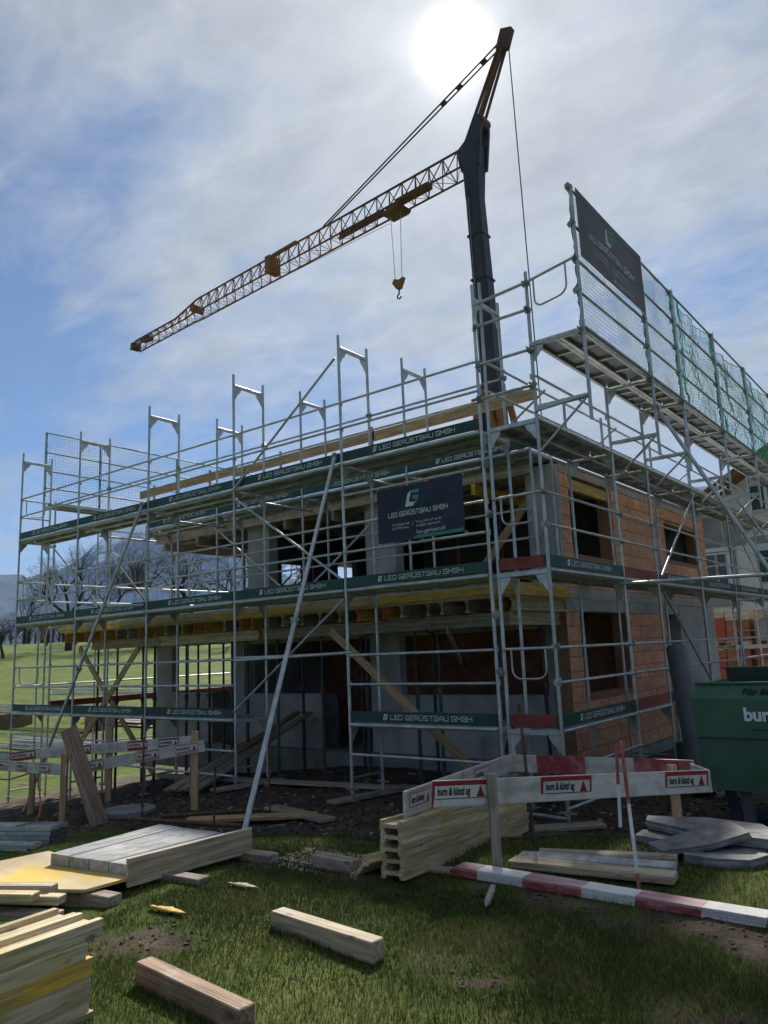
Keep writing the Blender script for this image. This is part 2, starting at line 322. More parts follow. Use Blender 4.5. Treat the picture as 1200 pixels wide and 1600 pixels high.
def logo_small(h, m):
    b = MB(); s = .30
    def P(x, z): return ((x + s * z) * h, 0, z * h)
    for q in ([(0, 0), (.85, 0), (.85, .24), (0, .24)], [(0, .24), (.26, .24), (.26, .76), (0, .76)], [(0, .76), (1.0, .76), (1.0, 1), (0, 1)], [(.45, .40), (1.0, .40), (1.0, .60), (.45, .60)], [(.62, .0), (.95, .14), (1.0, .40), (.72, .40)]):
        b.add([P(*k) for k in q], [(0, 1, 2, 3)])
    return b.mesh('logo', m)
LET, LETW = stroke_text('LEO GERÜSTBAU GMBH', .060, 'print_white', th=.17)
LOGO = logo_small(.082, 'print_white')

# ------------------------------------------------------------------ terrain
def ss(a, b, x):
    t = min(1, max(0, (x - a) / (b - a))); return t * t * (3 - 2 * t)
def gz0(x, y):
    base = -.25 - .11 * min(9, max(0, -x - 5)); lawn = max(base - .1, .27 + .12 * min(x, 0))
    y1 = -1.6 + 1.2 * ss(.5, 2.5, x); t = 1 - ss(y1 - 2, y1, y)
    z = base * (1 - t) + lawn * t
    s = max(0, -.88 * x + .466 * y - 18); z += .075 * min(s, 80) - .03 * max(0, min(s - 80, 300))
    # the shaft pit beside the scaffold
    z -= .55 * math.exp(-(((x + 6.0) / .85) ** 2 + ((y + 1.75) / .6) ** 2) ** 2)
    return z
def soil_amt(x, y):
    y1 = -1.6 + 1.2 * ss(.5, 2.5, x)
    n = noise.noise((x * .8, y * .8, 3.1)) * .9 + noise.noise((x * 2.3, y * 2.3, 8.1)) * .35
    e = (y - (y1 - 1.15)) * 1.6 + n * 1.1
    if x < -5: e -= (-5 - x) * .25
    s = ss(-.5, .6, e)
    if y > 13: s *= 1 - ss(13, 16, y)
    if x < -13: s *= 1 - ss(-13, -15, x) if False else max(0, 1 - (-13 - x) / 2)
    # worn patches in the lawn
    p = noise.noise((x * 1.1 + 5, y * 1.1, 20.0)) + .45 * noise.noise((x * 3.7, y * 3.7, 2.0))
    s = max(s, ss(.26, .62, p) * .92)
    for cx, cy, rx, ry, k in ((.9, -4.65, 1.1, .75, .9), (2.75, -5.25, .75, .4, .8), (3.3, -4.3, .9, .35, .7), (.7, -6.0, .7, .5, .8), (3.9, -5.3, .5, .5, .7), (2.4, -6.9, .8, .5, .8), (-1.6, -3.6, .9, .5, .6)):
        q = .55 - ((x - cx) / rx) ** 2 - ((y - cy) / ry) ** 2 + n * 1.3 + .5 * noise.noise((x * 6, y * 6, 4))
        if q > 0: s = max(s, k * ss(0, .9, q))
    return s
def gz(x, y):
    z = gz0(x, y)
    if -30 < x < 12 and -14 < y < 20:
        s = soil_amt(x, y)
        z += noise.noise((x * .9, y * .9, 0)) * .03 + s * (noise.noise((x * 3.1, y * 3.1, 5)) * .03 + noise.noise((x * 8, y * 8, 9)) * .018)
    return z
def build_ground():
    def axis(a, b, step, far, g):
        c = list(np.arange(a, b, step)); lo = [a]; hi = [c[-1]]; s = step
        while lo[-1] > -far: s *= g; lo.append(lo[-1] - s)
        s = step
        while hi[-1] < far: s *= g; hi.append(hi[-1] + s)
        return lo[:0:-1] + c + hi[1:]
    xs = axis(-10, 6, .085, 9000, 1.13); ys = axis(-8.5, 3, .085, 9000, 1.13)
    v = []; sa = []
    for y in ys:
        for x in xs:
            v.append((x, y, gz(x, y))); sa.append(soil_amt(x, y) if (-40 < x < 30 and -30 < y < 40) else 0.0)
    nx = len(xs); f = [(j * nx + i, j * nx + i + 1, (j + 1) * nx + i + 1, (j + 1) * nx + i) for j in range(len(ys) - 1) for i in range(nx - 1)]
    me = bpy.data.meshes.new('ground'); me.from_pydata(v, [], f); me.polygons.foreach_set('use_smooth', [True] * len(f))
    at = me.attributes.new('soil', 'FLOAT', 'POINT'); at.data.foreach_set('value', sa)
    m = bpy.data.materials.new('ground'); m.use_nodes = True; nt = m.node_tree; N = nt.nodes.new; L = nt.links.new; b = nt.nodes['Principled BSDF']; b.inputs['Roughness'].default_value = .95; b.inputs['Specular IOR Level'].default_value = .15
    tc = N('ShaderNodeTexCoord')
    def nz(scale, d=6, r=.6):
        n = N('ShaderNodeTexNoise'); n.inputs['Scale'].default_value = scale; n.inputs['Detail'].default_value = d; n.inputs['Roughness'].default_value = r; L(tc.outputs['Object'], n.inputs['Vector']); return n.outputs['Fac']
    def ramp(fac, cols):
        r = N('ShaderNodeValToRGB'); e = r.color_ramp.elements
        while len(e) < len(cols): e.new(.5)
        for k, (p, c) in enumerate(cols): e[k].position = p; e[k].color = (*c, 1)
        L(fac, r.inputs[0]); return r.outputs[0]
    soil = ramp(nz(2.6, 9, .7), [(.3, (.042, .032, .024)), (.5, (.085, .066, .050)), (.7, (.16, .13, .10))])
    grass = ramp(nz(.9, 8, .65), [(.30, (.042, .068, .012)), (.5, (.075, .110, .020)), (.70, (.130, .145, .042))])
    a = N('ShaderNodeAttribute'); a.attribute_name = 'soil'
    ad = N('ShaderNodeMath'); ad.operation = 'ADD'; L(a.outputs['Fac'], ad.inputs[0])
    k = N('ShaderNodeMath'); k.operation = 'MULTIPLY_ADD'; L(nz(14, 5, .7), k.inputs[0]); k.inputs[1].default_value = .5; k.inputs[2].default_value = -.25; L(k.outputs[0], ad.inputs[1])
    r = N('ShaderNodeValToRGB'); r.color_ramp.elements[0].position = .3; r.color_ramp.elements[1].position = .6; L(ad.outputs[0], r.inputs[0])
    mx = N('ShaderNodeMix'); mx.data_type = 'RGBA'; L(r.outputs[0], mx.inputs[0]); L(grass, mx.inputs[6]); L(soil, mx.inputs[7]); L(mx.outputs[2], b.inputs['Base Color'])
    bp = N('ShaderNodeBump'); bp.inputs['Strength'].default_value = .9; bp.inputs['Distance'].default_value = .04; L(nz(22, 7, .7), bp.inputs['Height']); L(bp.outputs[0], b.inputs['Normal'])
    me.materials.append(m); MATS['ground'] = m
    o = obj('ground', me); tag(o, kind='structure'); return o
build_ground()

# ------------------------------------------------------------------ mountains and haze
def ridge(name, az0, az1, dist, prof, seed, depth, snow, label=None):
    """a mountain range on an arc round the site; prof gives the crest height at the azimuth"""
    na, nd = 150, 36; v = []; f = []
    for i in range(na):
        t = i / (na - 1); az = az0 + (az1 - az0) * t; h = prof(az)
        for j in range(nd):
            u = j / (nd - 1); d = dist + depth * (u - .0)
            k = math.sin(min(u / .55, 1) * math.pi / 2) if u < .55 else 1 - .55 * (u - .55) / .45
            x = CAM.x + math.sin(az) * d; y = CAM.y + math.cos(az) * d
            nn = noise.fractal((x / 700 + seed, y / 700, seed * 2.0), 1.0, 2.1, 6)
            rg = 1 - abs(noise.noise((x / 420 + seed, y / 420, 1.0)))
            z = -30 + (h + 30) * k * (.80 + .22 * rg) + nn * .10 * h * k
            z = -40 + (z + 40) * ss(0, .10, t) * ss(0, .10, 1 - t); v.append((x, y, z))
    f = [(i * nd + j, (i + 1) * nd + j, (i + 1) * nd + j + 1, i * nd + j + 1) for i in range(na - 1) for j in range(nd - 1)]
    key = 'mountain' + str(snow)
    if key not in MATS:
        m = bpy.data.materials.new('mountain'); m.use_nodes = True; nt = m.node_tree; N = nt.nodes.new; L = nt.links.new; b = nt.nodes['Principled BSDF']; b.inputs['Roughness'].default_value = 1; b.inputs['Specular IOR Level'].default_value = .05
        g = N('ShaderNodeNewGeometry'); sp = N('ShaderNodeSeparateXYZ'); L(g.outputs['Position'], sp.inputs[0])
        n = N('ShaderNodeTexNoise'); n.inputs['Scale'].default_value = .006; n.inputs['Detail'].default_value = 9; n.inputs['Roughness'].default_value = .68; L(g.outputs['Position'], n.inputs['Vector'])
        a = N('ShaderNodeMath'); a.operation = 'MULTIPLY_ADD'; L(n.outputs['Fac'], a.inputs[0]); a.inputs[1].default_value = 900; L(sp.outputs[2], a.inputs[2])
        r = N('ShaderNodeMapRange'); L(a.outputs[0], r.inputs[0]); r.inputs[1].default_value = snow; r.inputs[2].default_value = snow + 120
        c = N('ShaderNodeValToRGB'); c.color_ramp.elements[0].position = .4; c.color_ramp.elements[1].position = .62; c.color_ramp.elements[0].color = (.012, .02, .014, 1); c.color_ramp.elements[1].color = (.055, .06, .045, 1); L(n.outputs['Fac'], c.inputs[0])
        mx = N('ShaderNodeMix'); mx.data_type = 'RGBA'; L(r.outputs[0], mx.inputs[0]); L(c.outputs[0], mx.inputs[6]); mx.inputs[7].default_value = (.78, .8, .84, 1); L(mx.outputs[2], b.inputs['Base Color'])
        MATS[key] = m
    me = mesh_from(name, v, f, key, smooth=False)
    return tag(obj(name, me), kind='structure')
def azp(*pts):
    def g(a):
        a = math.degrees(a)
        for (a0, h0), (a1, h1) in zip(pts[:-1], pts[1:]):
            if a <= a1: return h0 + (h1 - h0) * max(0, (a - a0) / (a1 - a0))
        return pts[-1][1]
    return g
# azimuth is measured from +Y towards +X
ridge('mountain', math.radians(-92), math.radians(-38), 3600, azp((-90, 620), (-70, 640), (-66, 560), (-63, 460), (-60, 560), (-55, 960), (-52, 860), (-40, 300)), 1.3, 1800, 1000)
ridge('mountain', math.radians(-42), math.radians(40), 2600, azp((-34, 480), (-22, 560), (-16, 620), (-13, 590), (-10, 690), (0, 760), (26, 560)), 4.1, 1500, 1900)
def haze():
    b = MB(); b.box((-14000, -14000, -60), (14000, 14000, 1150)); me = bpy.data.meshes.new('haze'); me.from_pydata(b.v, [], b.f)
    m = bpy.data.materials.new('haze'); m.use_nodes = True; nt = m.node_tree; nt.nodes.remove(nt.nodes['Principled BSDF'])
    pv = nt.nodes.new('ShaderNodeVolumePrincipled'); pv.inputs['Color'].default_value = (.36, .58, 1.0, 1); pv.inputs['Density'].default_value = 8e-5; pv.inputs['Anisotropy'].default_value = .2
    nt.links.new(pv.outputs[0], nt.nodes['Material Output'].inputs['Volume']); me.materials.append(m)
    tag(obj('haze', me), kind='stuff')
HAZE = True

# ------------------------------------------------------------------ scaffold system
PR = .0242
def gusset_mesh():
    if 'gus' not in CACHE:
        b = MB(); pts = [(0, 0, 0), (.16, 0, 0), (.145, 0, -.05), (.10, 0, -.10), (.055, 0, -.15), (.03, 0, -.20), (0, 0, -.21)]
        b.prism([(x, -.008, z) for x, _, z in pts], (0, 1, 0), .016); CACHE['gus'] = fixn(b.mesh('gusset', 'galv'))
    return CACHE['gus']
def gusset(par, p, d): return obj('gusset', gusset_mesh(), par, p, frame_q(d))
def post_mesh(h, clips, side, m='galv'):
    """standard with spigot joints, wedge clips on the rail side and a base jack"""
    k = ('post', round(h, 2), tuple(round(c, 2) for c in clips), side, m)
    if k not in CACHE:
        b = MB(); b.tube((0, 0, 0), (0, 0, h), PR, n=10)
        for c in clips:
            s = Vector(side) * .034; b.box((s.x - .014, s.y - .014, c - .035), (s.x + .014, s.y + .014, c + .04))
            b.tube((0, 0, c - .012), (0, 0, c + .014), PR + .006, n=8)
        CACHE[k] = fixn(b.mesh('standard', m))
    return CACHE[k]
def post(par, x, y, z0, z1, clips=(), side=(0, 1, 0), foot=True, name='standard'):
    o = obj(name, post_mesh(z1 - z0, [c - z0 for c in clips if z0 < c < z1], side), par, (x, y, z0))
    return o
def foot(par, x, y, z):
    if 'foot' not in CACHE:
        b = MB(); b.box((-.075, -.075, 0), (.075, .075, .008)); b.tube((0, 0, .008), (0, 0, .26), .019, n=8); b.tube((0, 0, .15), (0, 0, .19), .045, n=8); b.box((-.11, -.012, .16), (.11, .012, .18)); CACHE['foot'] = fixn(b.mesh('base_jack', 'galv_dull'))
    return obj('base_jack', CACHE['foot'], par, (x, y, z))
def transom(par, a, b):
    t = bar('transom', a, b, .05, .06, 'galv', par, bev=.006); return t
def deck_mesh(L, w):
    k = ('deck', round(L, 2), w)
    if k not in CACHE:
        b = MB(); h = .065
        b.box((-L / 2, -w / 2 + .012, -.006), (L / 2, w / 2 - .012, 0), 0)
        b.box((-L / 2, -w / 2, -h), (L / 2, -w / 2 + .012, .004), 1); b.box((-L / 2, w / 2 - .012, -h), (L / 2, w / 2, .004), 1)
        b.box((-L / 2, -w / 2 + .012, -h), (L / 2, -w / 2 + .045, -h + .006), 1); b.box((-L / 2, w / 2 - .045, -h), (L / 2, w / 2 - .012, -h + .006), 1)
        n = 4
        for i in range(n + 1):
            x = -L / 2 + .02 + (L - .04) * i / n; b.box((x - .018, -w / 2 + .045, -.045), (x + .018, w / 2 - .045, -.006), 1)
        CACHE[k] = b.mesh('deck', ['deck', 'galv'])
    return CACHE[k]
def deck(par, a, b, w=.335, name='deck_plank'):
    a = Vector(a); b = Vector(b); d = b - a
    return obj(name, deck_mesh(d.length - .03, w), par, (a + b) / 2, frame_q(d))
def toe(par, a, b, face, letters=True, m='toe_green', h=.155, t=.03, start=.24):
    """toe board from a to b; face = outward normal of the printed side; a is the reader's left"""
    a = Vector(a); b = Vector(b); d = (b - a).normalized(); f = Vector(face)
    o = bar('toe_board', a + Vector((0, 0, h / 2)), b + Vector((0, 0, h / 2)), t, h, m, par, bev=.004)
    if letters:
        L = (b - a).length; q = frame_q(d); s = min(1.0, (L * .60) / (LETW + .16))
        p = a + d * (L * start) + f * (t / 2 + .003) + Vector((0, 0, h / 2 - .032))
        base = par.location
        lo = obj('logo', LOGO, None, (0, 0, 0)); le = obj('lettering', LET, None, (0, 0, 0))
        for w, off, dz in ((lo, 0, -.008), (le, .165, .002)):
            w.parent = o; mw = Matrix.Translation(p + d * off * s + Vector((0, 0, dz)) - base) @ q.to_matrix().to_4x4()
            mo = Matrix.Translation(o.location) @ o.rotation_quaternion.to_matrix().to_4x4()
            lm = mo.inverted() @ mw; w.location = lm.to_translation(); w.rotation_mode = 'QUATERNION'; w.rotation_quaternion = lm.to_quaternion(); w.scale = (s, 1, 1)
    return o
def rail(par, a, b, m='galv', r=.0195, name='guard_rail'): return tube(name, a, b, r, m, par, 8)
def coupler(par, p, s=.05):
    if 'coup' not in CACHE:
        b = MB(); b.box((-.045, -.035, -.03), (.045, .035, .03)); b.tube((-.01, -.07, 0), (-.01, .07, 0), .012, n=6); b.tube((.03, 0, -.05), (.03, 0, .05), .011, n=6); b.box((-.06, -.02, -.018), (-.04, .02, .018)); CACHE['coup'] = fixn(b.mesh('coupler', 'galv_dull'))
    return obj('coupler', CACHE['coup'], par, p, Quaternion((random.random(), random.random(), random.random(), random.random())).normalized())
def ugate(par, a, b, drop=.38):
    """rail with a U-shaped hoop hanging under it"""
    a = Vector(a); b = Vector(b); L = (b - a).length; d = (b - a).normalized(); m = MB(); r = .0135
    rail(par, a, b)
    pts = []; i0, i1 = a + d * L * .17, a + d * L * .83; rad = .12; dn = Vector((0, 0, -1))
    pts.append(i0)
    for k in range(6):
        t = k / 5 * math.pi / 2; pts.append(i0 + dn * (drop - rad) + d * (rad * (1 - math.cos(t))) + dn * (rad * math.sin(t)))
    for k in range(6):
        t = (1 - k / 5) * math.pi / 2; pts.append(i1 + dn * (drop - rad) - d * (rad * (1 - math.cos(t))) + dn * (rad * math.sin(t)))
    pts.append(i1); m.path([p - par.location for p in pts], r, 8)
    obj('end_gate_hoop', fixn(m.mesh('hoop', 'galv')), par, par.location)

XP = [-12.85, -10.28, -7.71, -5.14, -2.57, 0.0]; LEV = [.85, 2.85, 4.85]
RH = (.61, 1.04)
FS = thing('scaffold', 'long galvanised front scaffold with three tiers of lettered green toe boards', 'scaffold', (-6.4, 0, -.25))
def front():
    P = FS
    for i, x in enumerate(XP):
        g0 = gz0(x, 0) + .03; g1 = gz0(x, .73) + .03
        if i == 0: g0 = -1.16
        cl = [l + r for l in LEV for r in RH] + LEV
        post(P, x, 0, g0 + .1, 7.06, cl); foot(P, x, 0, g0); post(P, x, .73, g1 + .1, 7.04, [5.85, 2.85, 4.85]); foot(P, x, .73, g1)
        for z in LEV + [6.84]:
            if z == .85 and i == 99: continue
            transom(P, (x, .02, z - .0), (x, .71, z - .0))
            gusset(P, (x, .022, z - .03), (0, 1, 0)); gusset(P, (x, .708, z - .03), (0, -1, 0))
        tube('base_ledger', (x, 0, g0 + .32), (x, .73, g0 + .32), .016, 'galv_dull', P, 8)
    for i in range(5):
        x0, x1 = XP[i] + .025, XP[i + 1] - .025
        for k, l in enumerate(LEV):
            if not (k == 0 and i == 3):
                for y in (.19, .545): deck(P, (x0, y, l + .055), (x1, y, l + .055))
                toe(P, (x0 + .01, -.005, l + .065), (x1 - .01, -.005, l + .065), (0, -1, 0), start=.245 if not (i == 2) else .27)
                tube('deck_edge', (x0, -.012, l + .02), (x1, -.012, l + .02), .030, 'galv', P, 10)
            for r in RH:
                if k == 0 and i == 3: continue
                rail(P, (x0, -.03, l + r), (x1, -.03, l + r))
        rail(P, (x0, .76, 5.85), (x1, .76, 5.85))
    # lone rail across the bay without a lower deck, low ledgers
    rail(P, (-5.115, -.03, 1.92), (-2.595, -.03, 1.92))
    rail(P, (-2.545, -.03, .45), (-.03, -.03, .45)); rail(P, (-8.4, -.04, -.03), (-5.16, -.04, -.03))
    rail(P, (-12.83, -.03, .42), (-10.3, -.03, .40)); rail(P, (-10.26, -.03, .40), (-7.73, -.03, .38)); rail(P, (-7.69, -.03, .37), (-5.16, -.03, .37))
    rail(P, (-2.545, -.03, 4.36), (-.03, -.03, 4.36))
    # bay diagonals
    for a, b in (((-5.10, -.06, 6.86 - 2.0), (-2.6, -.06, 6.66)), ((-5.08, -.06, 4.72), (-2.62, -.06, 3.06)), ((-5.1, -.07, 1.02), (-2.55, -.07, 2.74))):
        tube('diagonal_brace', a, b, .0205, 'galv', P, 10)
    # raking props with their ties
    for a, b in (((-2.66, -.07, 5.02), (-.97, -3.54, .18)), ((-7.8, -.07, 5.02), (-9.55, -1.35, -.78))):
        tube('raking_strut', a, b, .030, 'galv', P, 12); coupler(P, a); 
        d = Vector(b) - Vector(a); L = d.length; m_ = Vector(a) + d * .55
        coupler(P, m_)
    tube('tie_tube', (-2.5, .02, 1.93), (-4.0, -1.0, 1.88), .0245, 'galv', P, 10)
    tube('tie_tube', (-8.35, -.45, 3.0), (-7.65, .12, 3.02), .0245, 'galv', P, 10)
    # end gates on the left end
    for l in LEV:
        ugate(P, (-12.87, .02, l + 1.04), (-12.87, .71, l + 1.04)); rail(P, (-12.87, .02, l + .61), (-12.87, .71, l + .61))
    for x in XP:
        for z in (5.85,): coupler(P, (x, .74, z))
    # cross tubes that tie the run to the row behind
    for x in XP[1:5]: tube('tie_tube', (x - .03, .55, 4.74), (x + .06, 1.98, 4.72), .0245, 'galv', P, 10); coupler(P, (x - .02, .74, 4.76))
    for x in (XP[1], XP[2], XP[3], XP[4]):
        sx = 1.5 if x > -9 else 1.2
front()

BS = thing('scaffold', 'second scaffold row standing on the balcony slab behind the front scaffold', 'scaffold', (-6.4, 2.1, 2.9))
def second():
    P = BS; xs = XP[1:5]; l = 4.95
    for x in xs:
        post(P, x, 1.75, 2.90, 7.17 if x > -10 else 5.1, [3.57, 4.03, 4.95, 5.96]); post(P, x, 2.48, 2.90, 7.17 if x > -10 else 5.1, [4.95])
        for z in ((4.95, 6.95) if x > -10 else (4.95,)):
            transom(P, (x, 1.77, z), (x, 2.46, z)); gusset(P, (x, 1.772, z - .03), (0, 1, 0)); gusset(P, (x, 2.458, z - .03), (0, -1, 0))
    xe = xs + [-.15]
    post(P, -.15, 1.75, 2.9, 5.15); post(P, -.15, 2.48, 2.9, 5.15); transom(P, (-.15, 1.77, 4.95), (-.15, 2.46, 4.95))
    for i in range(4):
        x0, x1 = xe[i] + .025, xe[i + 1] - .025
        for y in (1.94, 2.29): deck(P, (x0, y, l + .055), (x1, y, l + .055))
        toe(P, (x0, 1.745, l + .065), (x1, 1.745, l + .065), (0, -1, 0), start=.26, h=.17)
        tube('deck_edge', (x0, 1.738, l + .02), (x1, 1.738, l + .02), .030, 'galv', P, 10)
        for z in (3.57, 4.03): rail(P, (x0, 1.72, z), (x1, 1.72, z))
        if i: rail(P, (x0, 1.72, 5.96), (x1, 1.72, 5.96))
    tube('diagonal_brace', (-7.75, 1.70, 4.72), (-5.5, 1.70, 3.1), .0205, 'galv', P, 10)
    tube('diagonal_brace', (-2.6, 1.70, 4.72), (-5.1, 1.70, 3.1), .0205, 'galv', P, 10)
    for x0, x1, z in ((-11.75, -8.0, 6.17), (-8.05, -3.9, 6.13), (-3.95, -.35, 6.14)):
        bar('guard_plank', (x0, 2.57, z), (x1, 2.57, z + .02), .045, .20, 'wood_new', P, bev=.004)
    for x in (-11.2, -9.0, -6.6, -4.0, -1.5):
        bar('plank_clamp', (x, 2.61, 5.0), (x, 2.61, 6.36), .03, .05, 'galv_dull', P, up=(0, 1, 0))
second()

YR = [0.0, 2.57, 4.14, 6.71, 9.28, 11.85, 14.42]; XI, XO, XC = .12, .85, 1.60
SS = thing('scaffold', 'side scaffold along the brick wall with a raised bracketed catch deck and net posts', 'scaffold', (.5, 5, -.25))
def side():
    P = SS
    for i, y in enumerate(YR):
        top = 6.96 if i == 0 else 5.93
        cl = [l + r for l in LEV[:2] for r in RH] + LEV + [5.46]
        post(P, XO, y, -.15, top, cl, (-1, 0, 0)); foot(P, XO, y, -.25); post(P, XI, y, -.15, 5.95 if i else 7.05, LEV, (1, 0, 0)); foot(P, XI, y, -.25)
        for z in LEV:
            transom(P, (XI + .02, y, z), (XO - .02, y, z)); gusset(P, (XI + .022, y, z - .03), (1, 0, 0)); gusset(P, (XO - .022, y, z - .03), (-1, 0, 0))
        # bracket and raised catch deck
        post(P, XC, y, 4.70, 7.95, [6.0, 6.45, 6.9, 7.4, 7.9], (-1, 0, 0), name='net_post')
        transom(P, (XO - .02, y, 5.90), (XC + .02, y, 5.90)); gusset(P, (XO + .022, y, 5.87), (1, 0, 0))
        transom(P, (XO, y, 5.02), (XC, y, 5.02)); tube('bracket_strut', (XO + .01, y, 4.42), (XC - .05, y, 4.99), .0175, 'galv', P, 8)
        tube('base_ledger', (XI, y, .07), (XO, y, .07), .016, 'galv_dull', P, 8)
    for i in range(len(YR) - 1):
        y0, y1 = YR[i] + .025, YR[i + 1] - .025
        for k, l in enumerate(LEV):
            for x in (.30, .66): deck(P, (x, y0, l + .055), (x, y1, l + .055))
            tube('deck_edge', (XO + .012, y0, l + .02), (XO + .012, y1, l + .02), .024, 'galv', P, 8)
            if k < 2:
                if i == 1: toe(P, (XO + .005, y0, l + .065), (XO + .005, y1, l + .065), (1, 0, 0), False, 'toe_red')
                else: toe(P, (XO + .005, y0, l + .065), (XO + .005, y1, l + .065), (1, 0, 0), start=.2)
                for r in RH: rail(P, (XO + .03, y0, l + r), (XO + .03, y1, l + r))
        rail(P, (XO + .03, y0, 5.46), (XO + .03, y1, 5.46)); rail(P, (XI - .03, y0, 5.46), (XI - .03, y1, 5.46)); rail(P, (XI - .03, y0, 5.89), (XI - .03, y1, 5.89))
        rail(P, (XI + .2, y0 + .3, 5.0), (XO, y0 + .3, 5.35), r=.016)
        for x in (1.04, 1.40): deck(P, (x, y0, 5.965), (x, y1, 5.965))
        tube('deck_edge', (XC + .01, y0, 5.93), (XC + .01, y1, 5.93), .026, 'galv_dull', P, 8)
        for z in (6.45, 6.9, 7.4, 7.93): rail(P, (XC - .03, y0 - .05, z), (XC - .03, y1 + .05, z), 'galv_dull')
        for z in (2.38, .42): rail(P, (XO + .03, y0, z), (XO + .03, y1, z), r=.016) if (i == 0 and z < 1) else None
    # corner end: boards, gates and the raised end rails
    for l in LEV[:2]:
        toe(P, (XI + .03, -.005, l + .065), (XO - .05, -.005, l + .065), (0, -1, 0), False, 'toe_red'); toe(P, (XO - .05, -.004, l + .067), (XO - .025, -.004, l + .067), (0, -1, 0), False)
        ugate(P, (XI, -.03, l + 1.04), (XO, -.03, l + 1.04)); 
    for z in (6.40, 5.83, 5.33): rail(P, (0.02, -.035, z), (XO + .05, -.035, z), r=.022); coupler(P, (.03, -.03, z)); coupler(P, (XO, -.03, z))
    rail(P, (.02, -.035, 6.73), (XO, -.035, 6.79), r=.022); coupler(P, (XO, -.03, 6.78)); ugate(P, (XO, -.035, 6.79), (1.56, -.035, 6.90), .42)
    tube('end_ledger', (.85, -.03, 4.97), (1.60, -.03, 5.02), .022, 'galv', P, 8)
    for k in range(5): coupler(P, (.06, -.02, [.30, 1.6, 2.35, 3.7, 4.4][k]))
    # bay diagonals
    for a, b in (((XO + .06, 6.68, 4.78), (XO + .06, 4.2, 3.0)), ((XO + .06, 4.2, 2.72), (XO + .06, 6.68, .95)), ((XO + .06, 9.2, 4.7), (XO + .06, 11.8, 3.0)), ((XO + .06, 9.3, 2.7), (XO + .06, 8.6, 1.0))):
        tube('diagonal_brace', a, b, .0205, 'galv', P, 10)
    tube('raking_strut', (1.58, 2.64, 5.5), (4.35, 2.64, -.2), .030, 'galv', P, 12); coupler(P, (1.6, 2.6, 5.46))
    tube('tie_tube', (.80, 2.5, 2.80), (3.3, 2.56, 2.74), .0245, 'galv', P, 10)
    tube('raking_strut', (1.1, 9.2, 5.0), (3.9, 8.9, -.2), .026, 'galv', P, 10)
    rail(P, (.1, -.03, -.12), (.85, -.03, -.14), 'galv_dull', .022); tube('tie_tube', (.86, -.02, -.03), (1.35, .5, .16), .02, 'galv', P, 8)
    for y in YR[:3]:
        for z in (1.46, 1.89, 3.46, 3.89): coupler(P, (XO + .01, y + .02, z))
    for y in YR[:6]:
        for z in (5.9, 6.45, 6.9, 7.4, 7.93): coupler(P, (XC - .03, y, z))
side()

LS = thing('scaffold', 'far left end scaffold with a raised netted deck above the front scaffold', 'scaffold', (-13.3, 3, -1.2))
def left():
    P = LS; ys = [.95, 2.52, 5.09, 7.66, 10.2]
    for y in ys:
        g = gz0(-13.3, y)
        post(P, -13.0, y, g, 6.0, [2.85, 4.85, 3.89, 1.9], (0, 1, 0)); post(P, -13.6, y, g, 7.95, [6.0, 6.45, 7.4], (0, 1, 0), name='net_post')
        transom(P, (-13.58, y, 5.9), (-13.0, y, 5.9)); transom(P, (-13.58, y, 4.85), (-13.0, y, 4.85)); transom(P, (-13.58, y, 2.85), (-13.0, y, 2.85))
    for i in range(4):
        y0, y1 = ys[i] + .025, ys[i + 1] - .025
        for x in (-13.45, -13.14): deck(P, (x, y0, 5.96), (x, y1, 5.96), .3); deck(P, (x, y0, 2.9), (x, y1, 2.9), .3)
        toe(P, (-12.98, y0, .92), (-12.98, y1, .92), (1, 0, 0), False, 'toe_red')
        for z in (6.45, 6.9, 7.4, 7.93): rail(P, (-13.57, y0, z), (-13.57, y1, z), 'galv_dull')
        for z in (1.46, 1.89, 3.46, 3.89, 5.4): rail(P, (-13.03, y0, z), (-13.03, y1, z))
        tube('diagonal_brace', (-13.05, y0, 4.8), (-13.05, y0 + 1.4, 3.3), .02, 'galv', P, 8)
left()

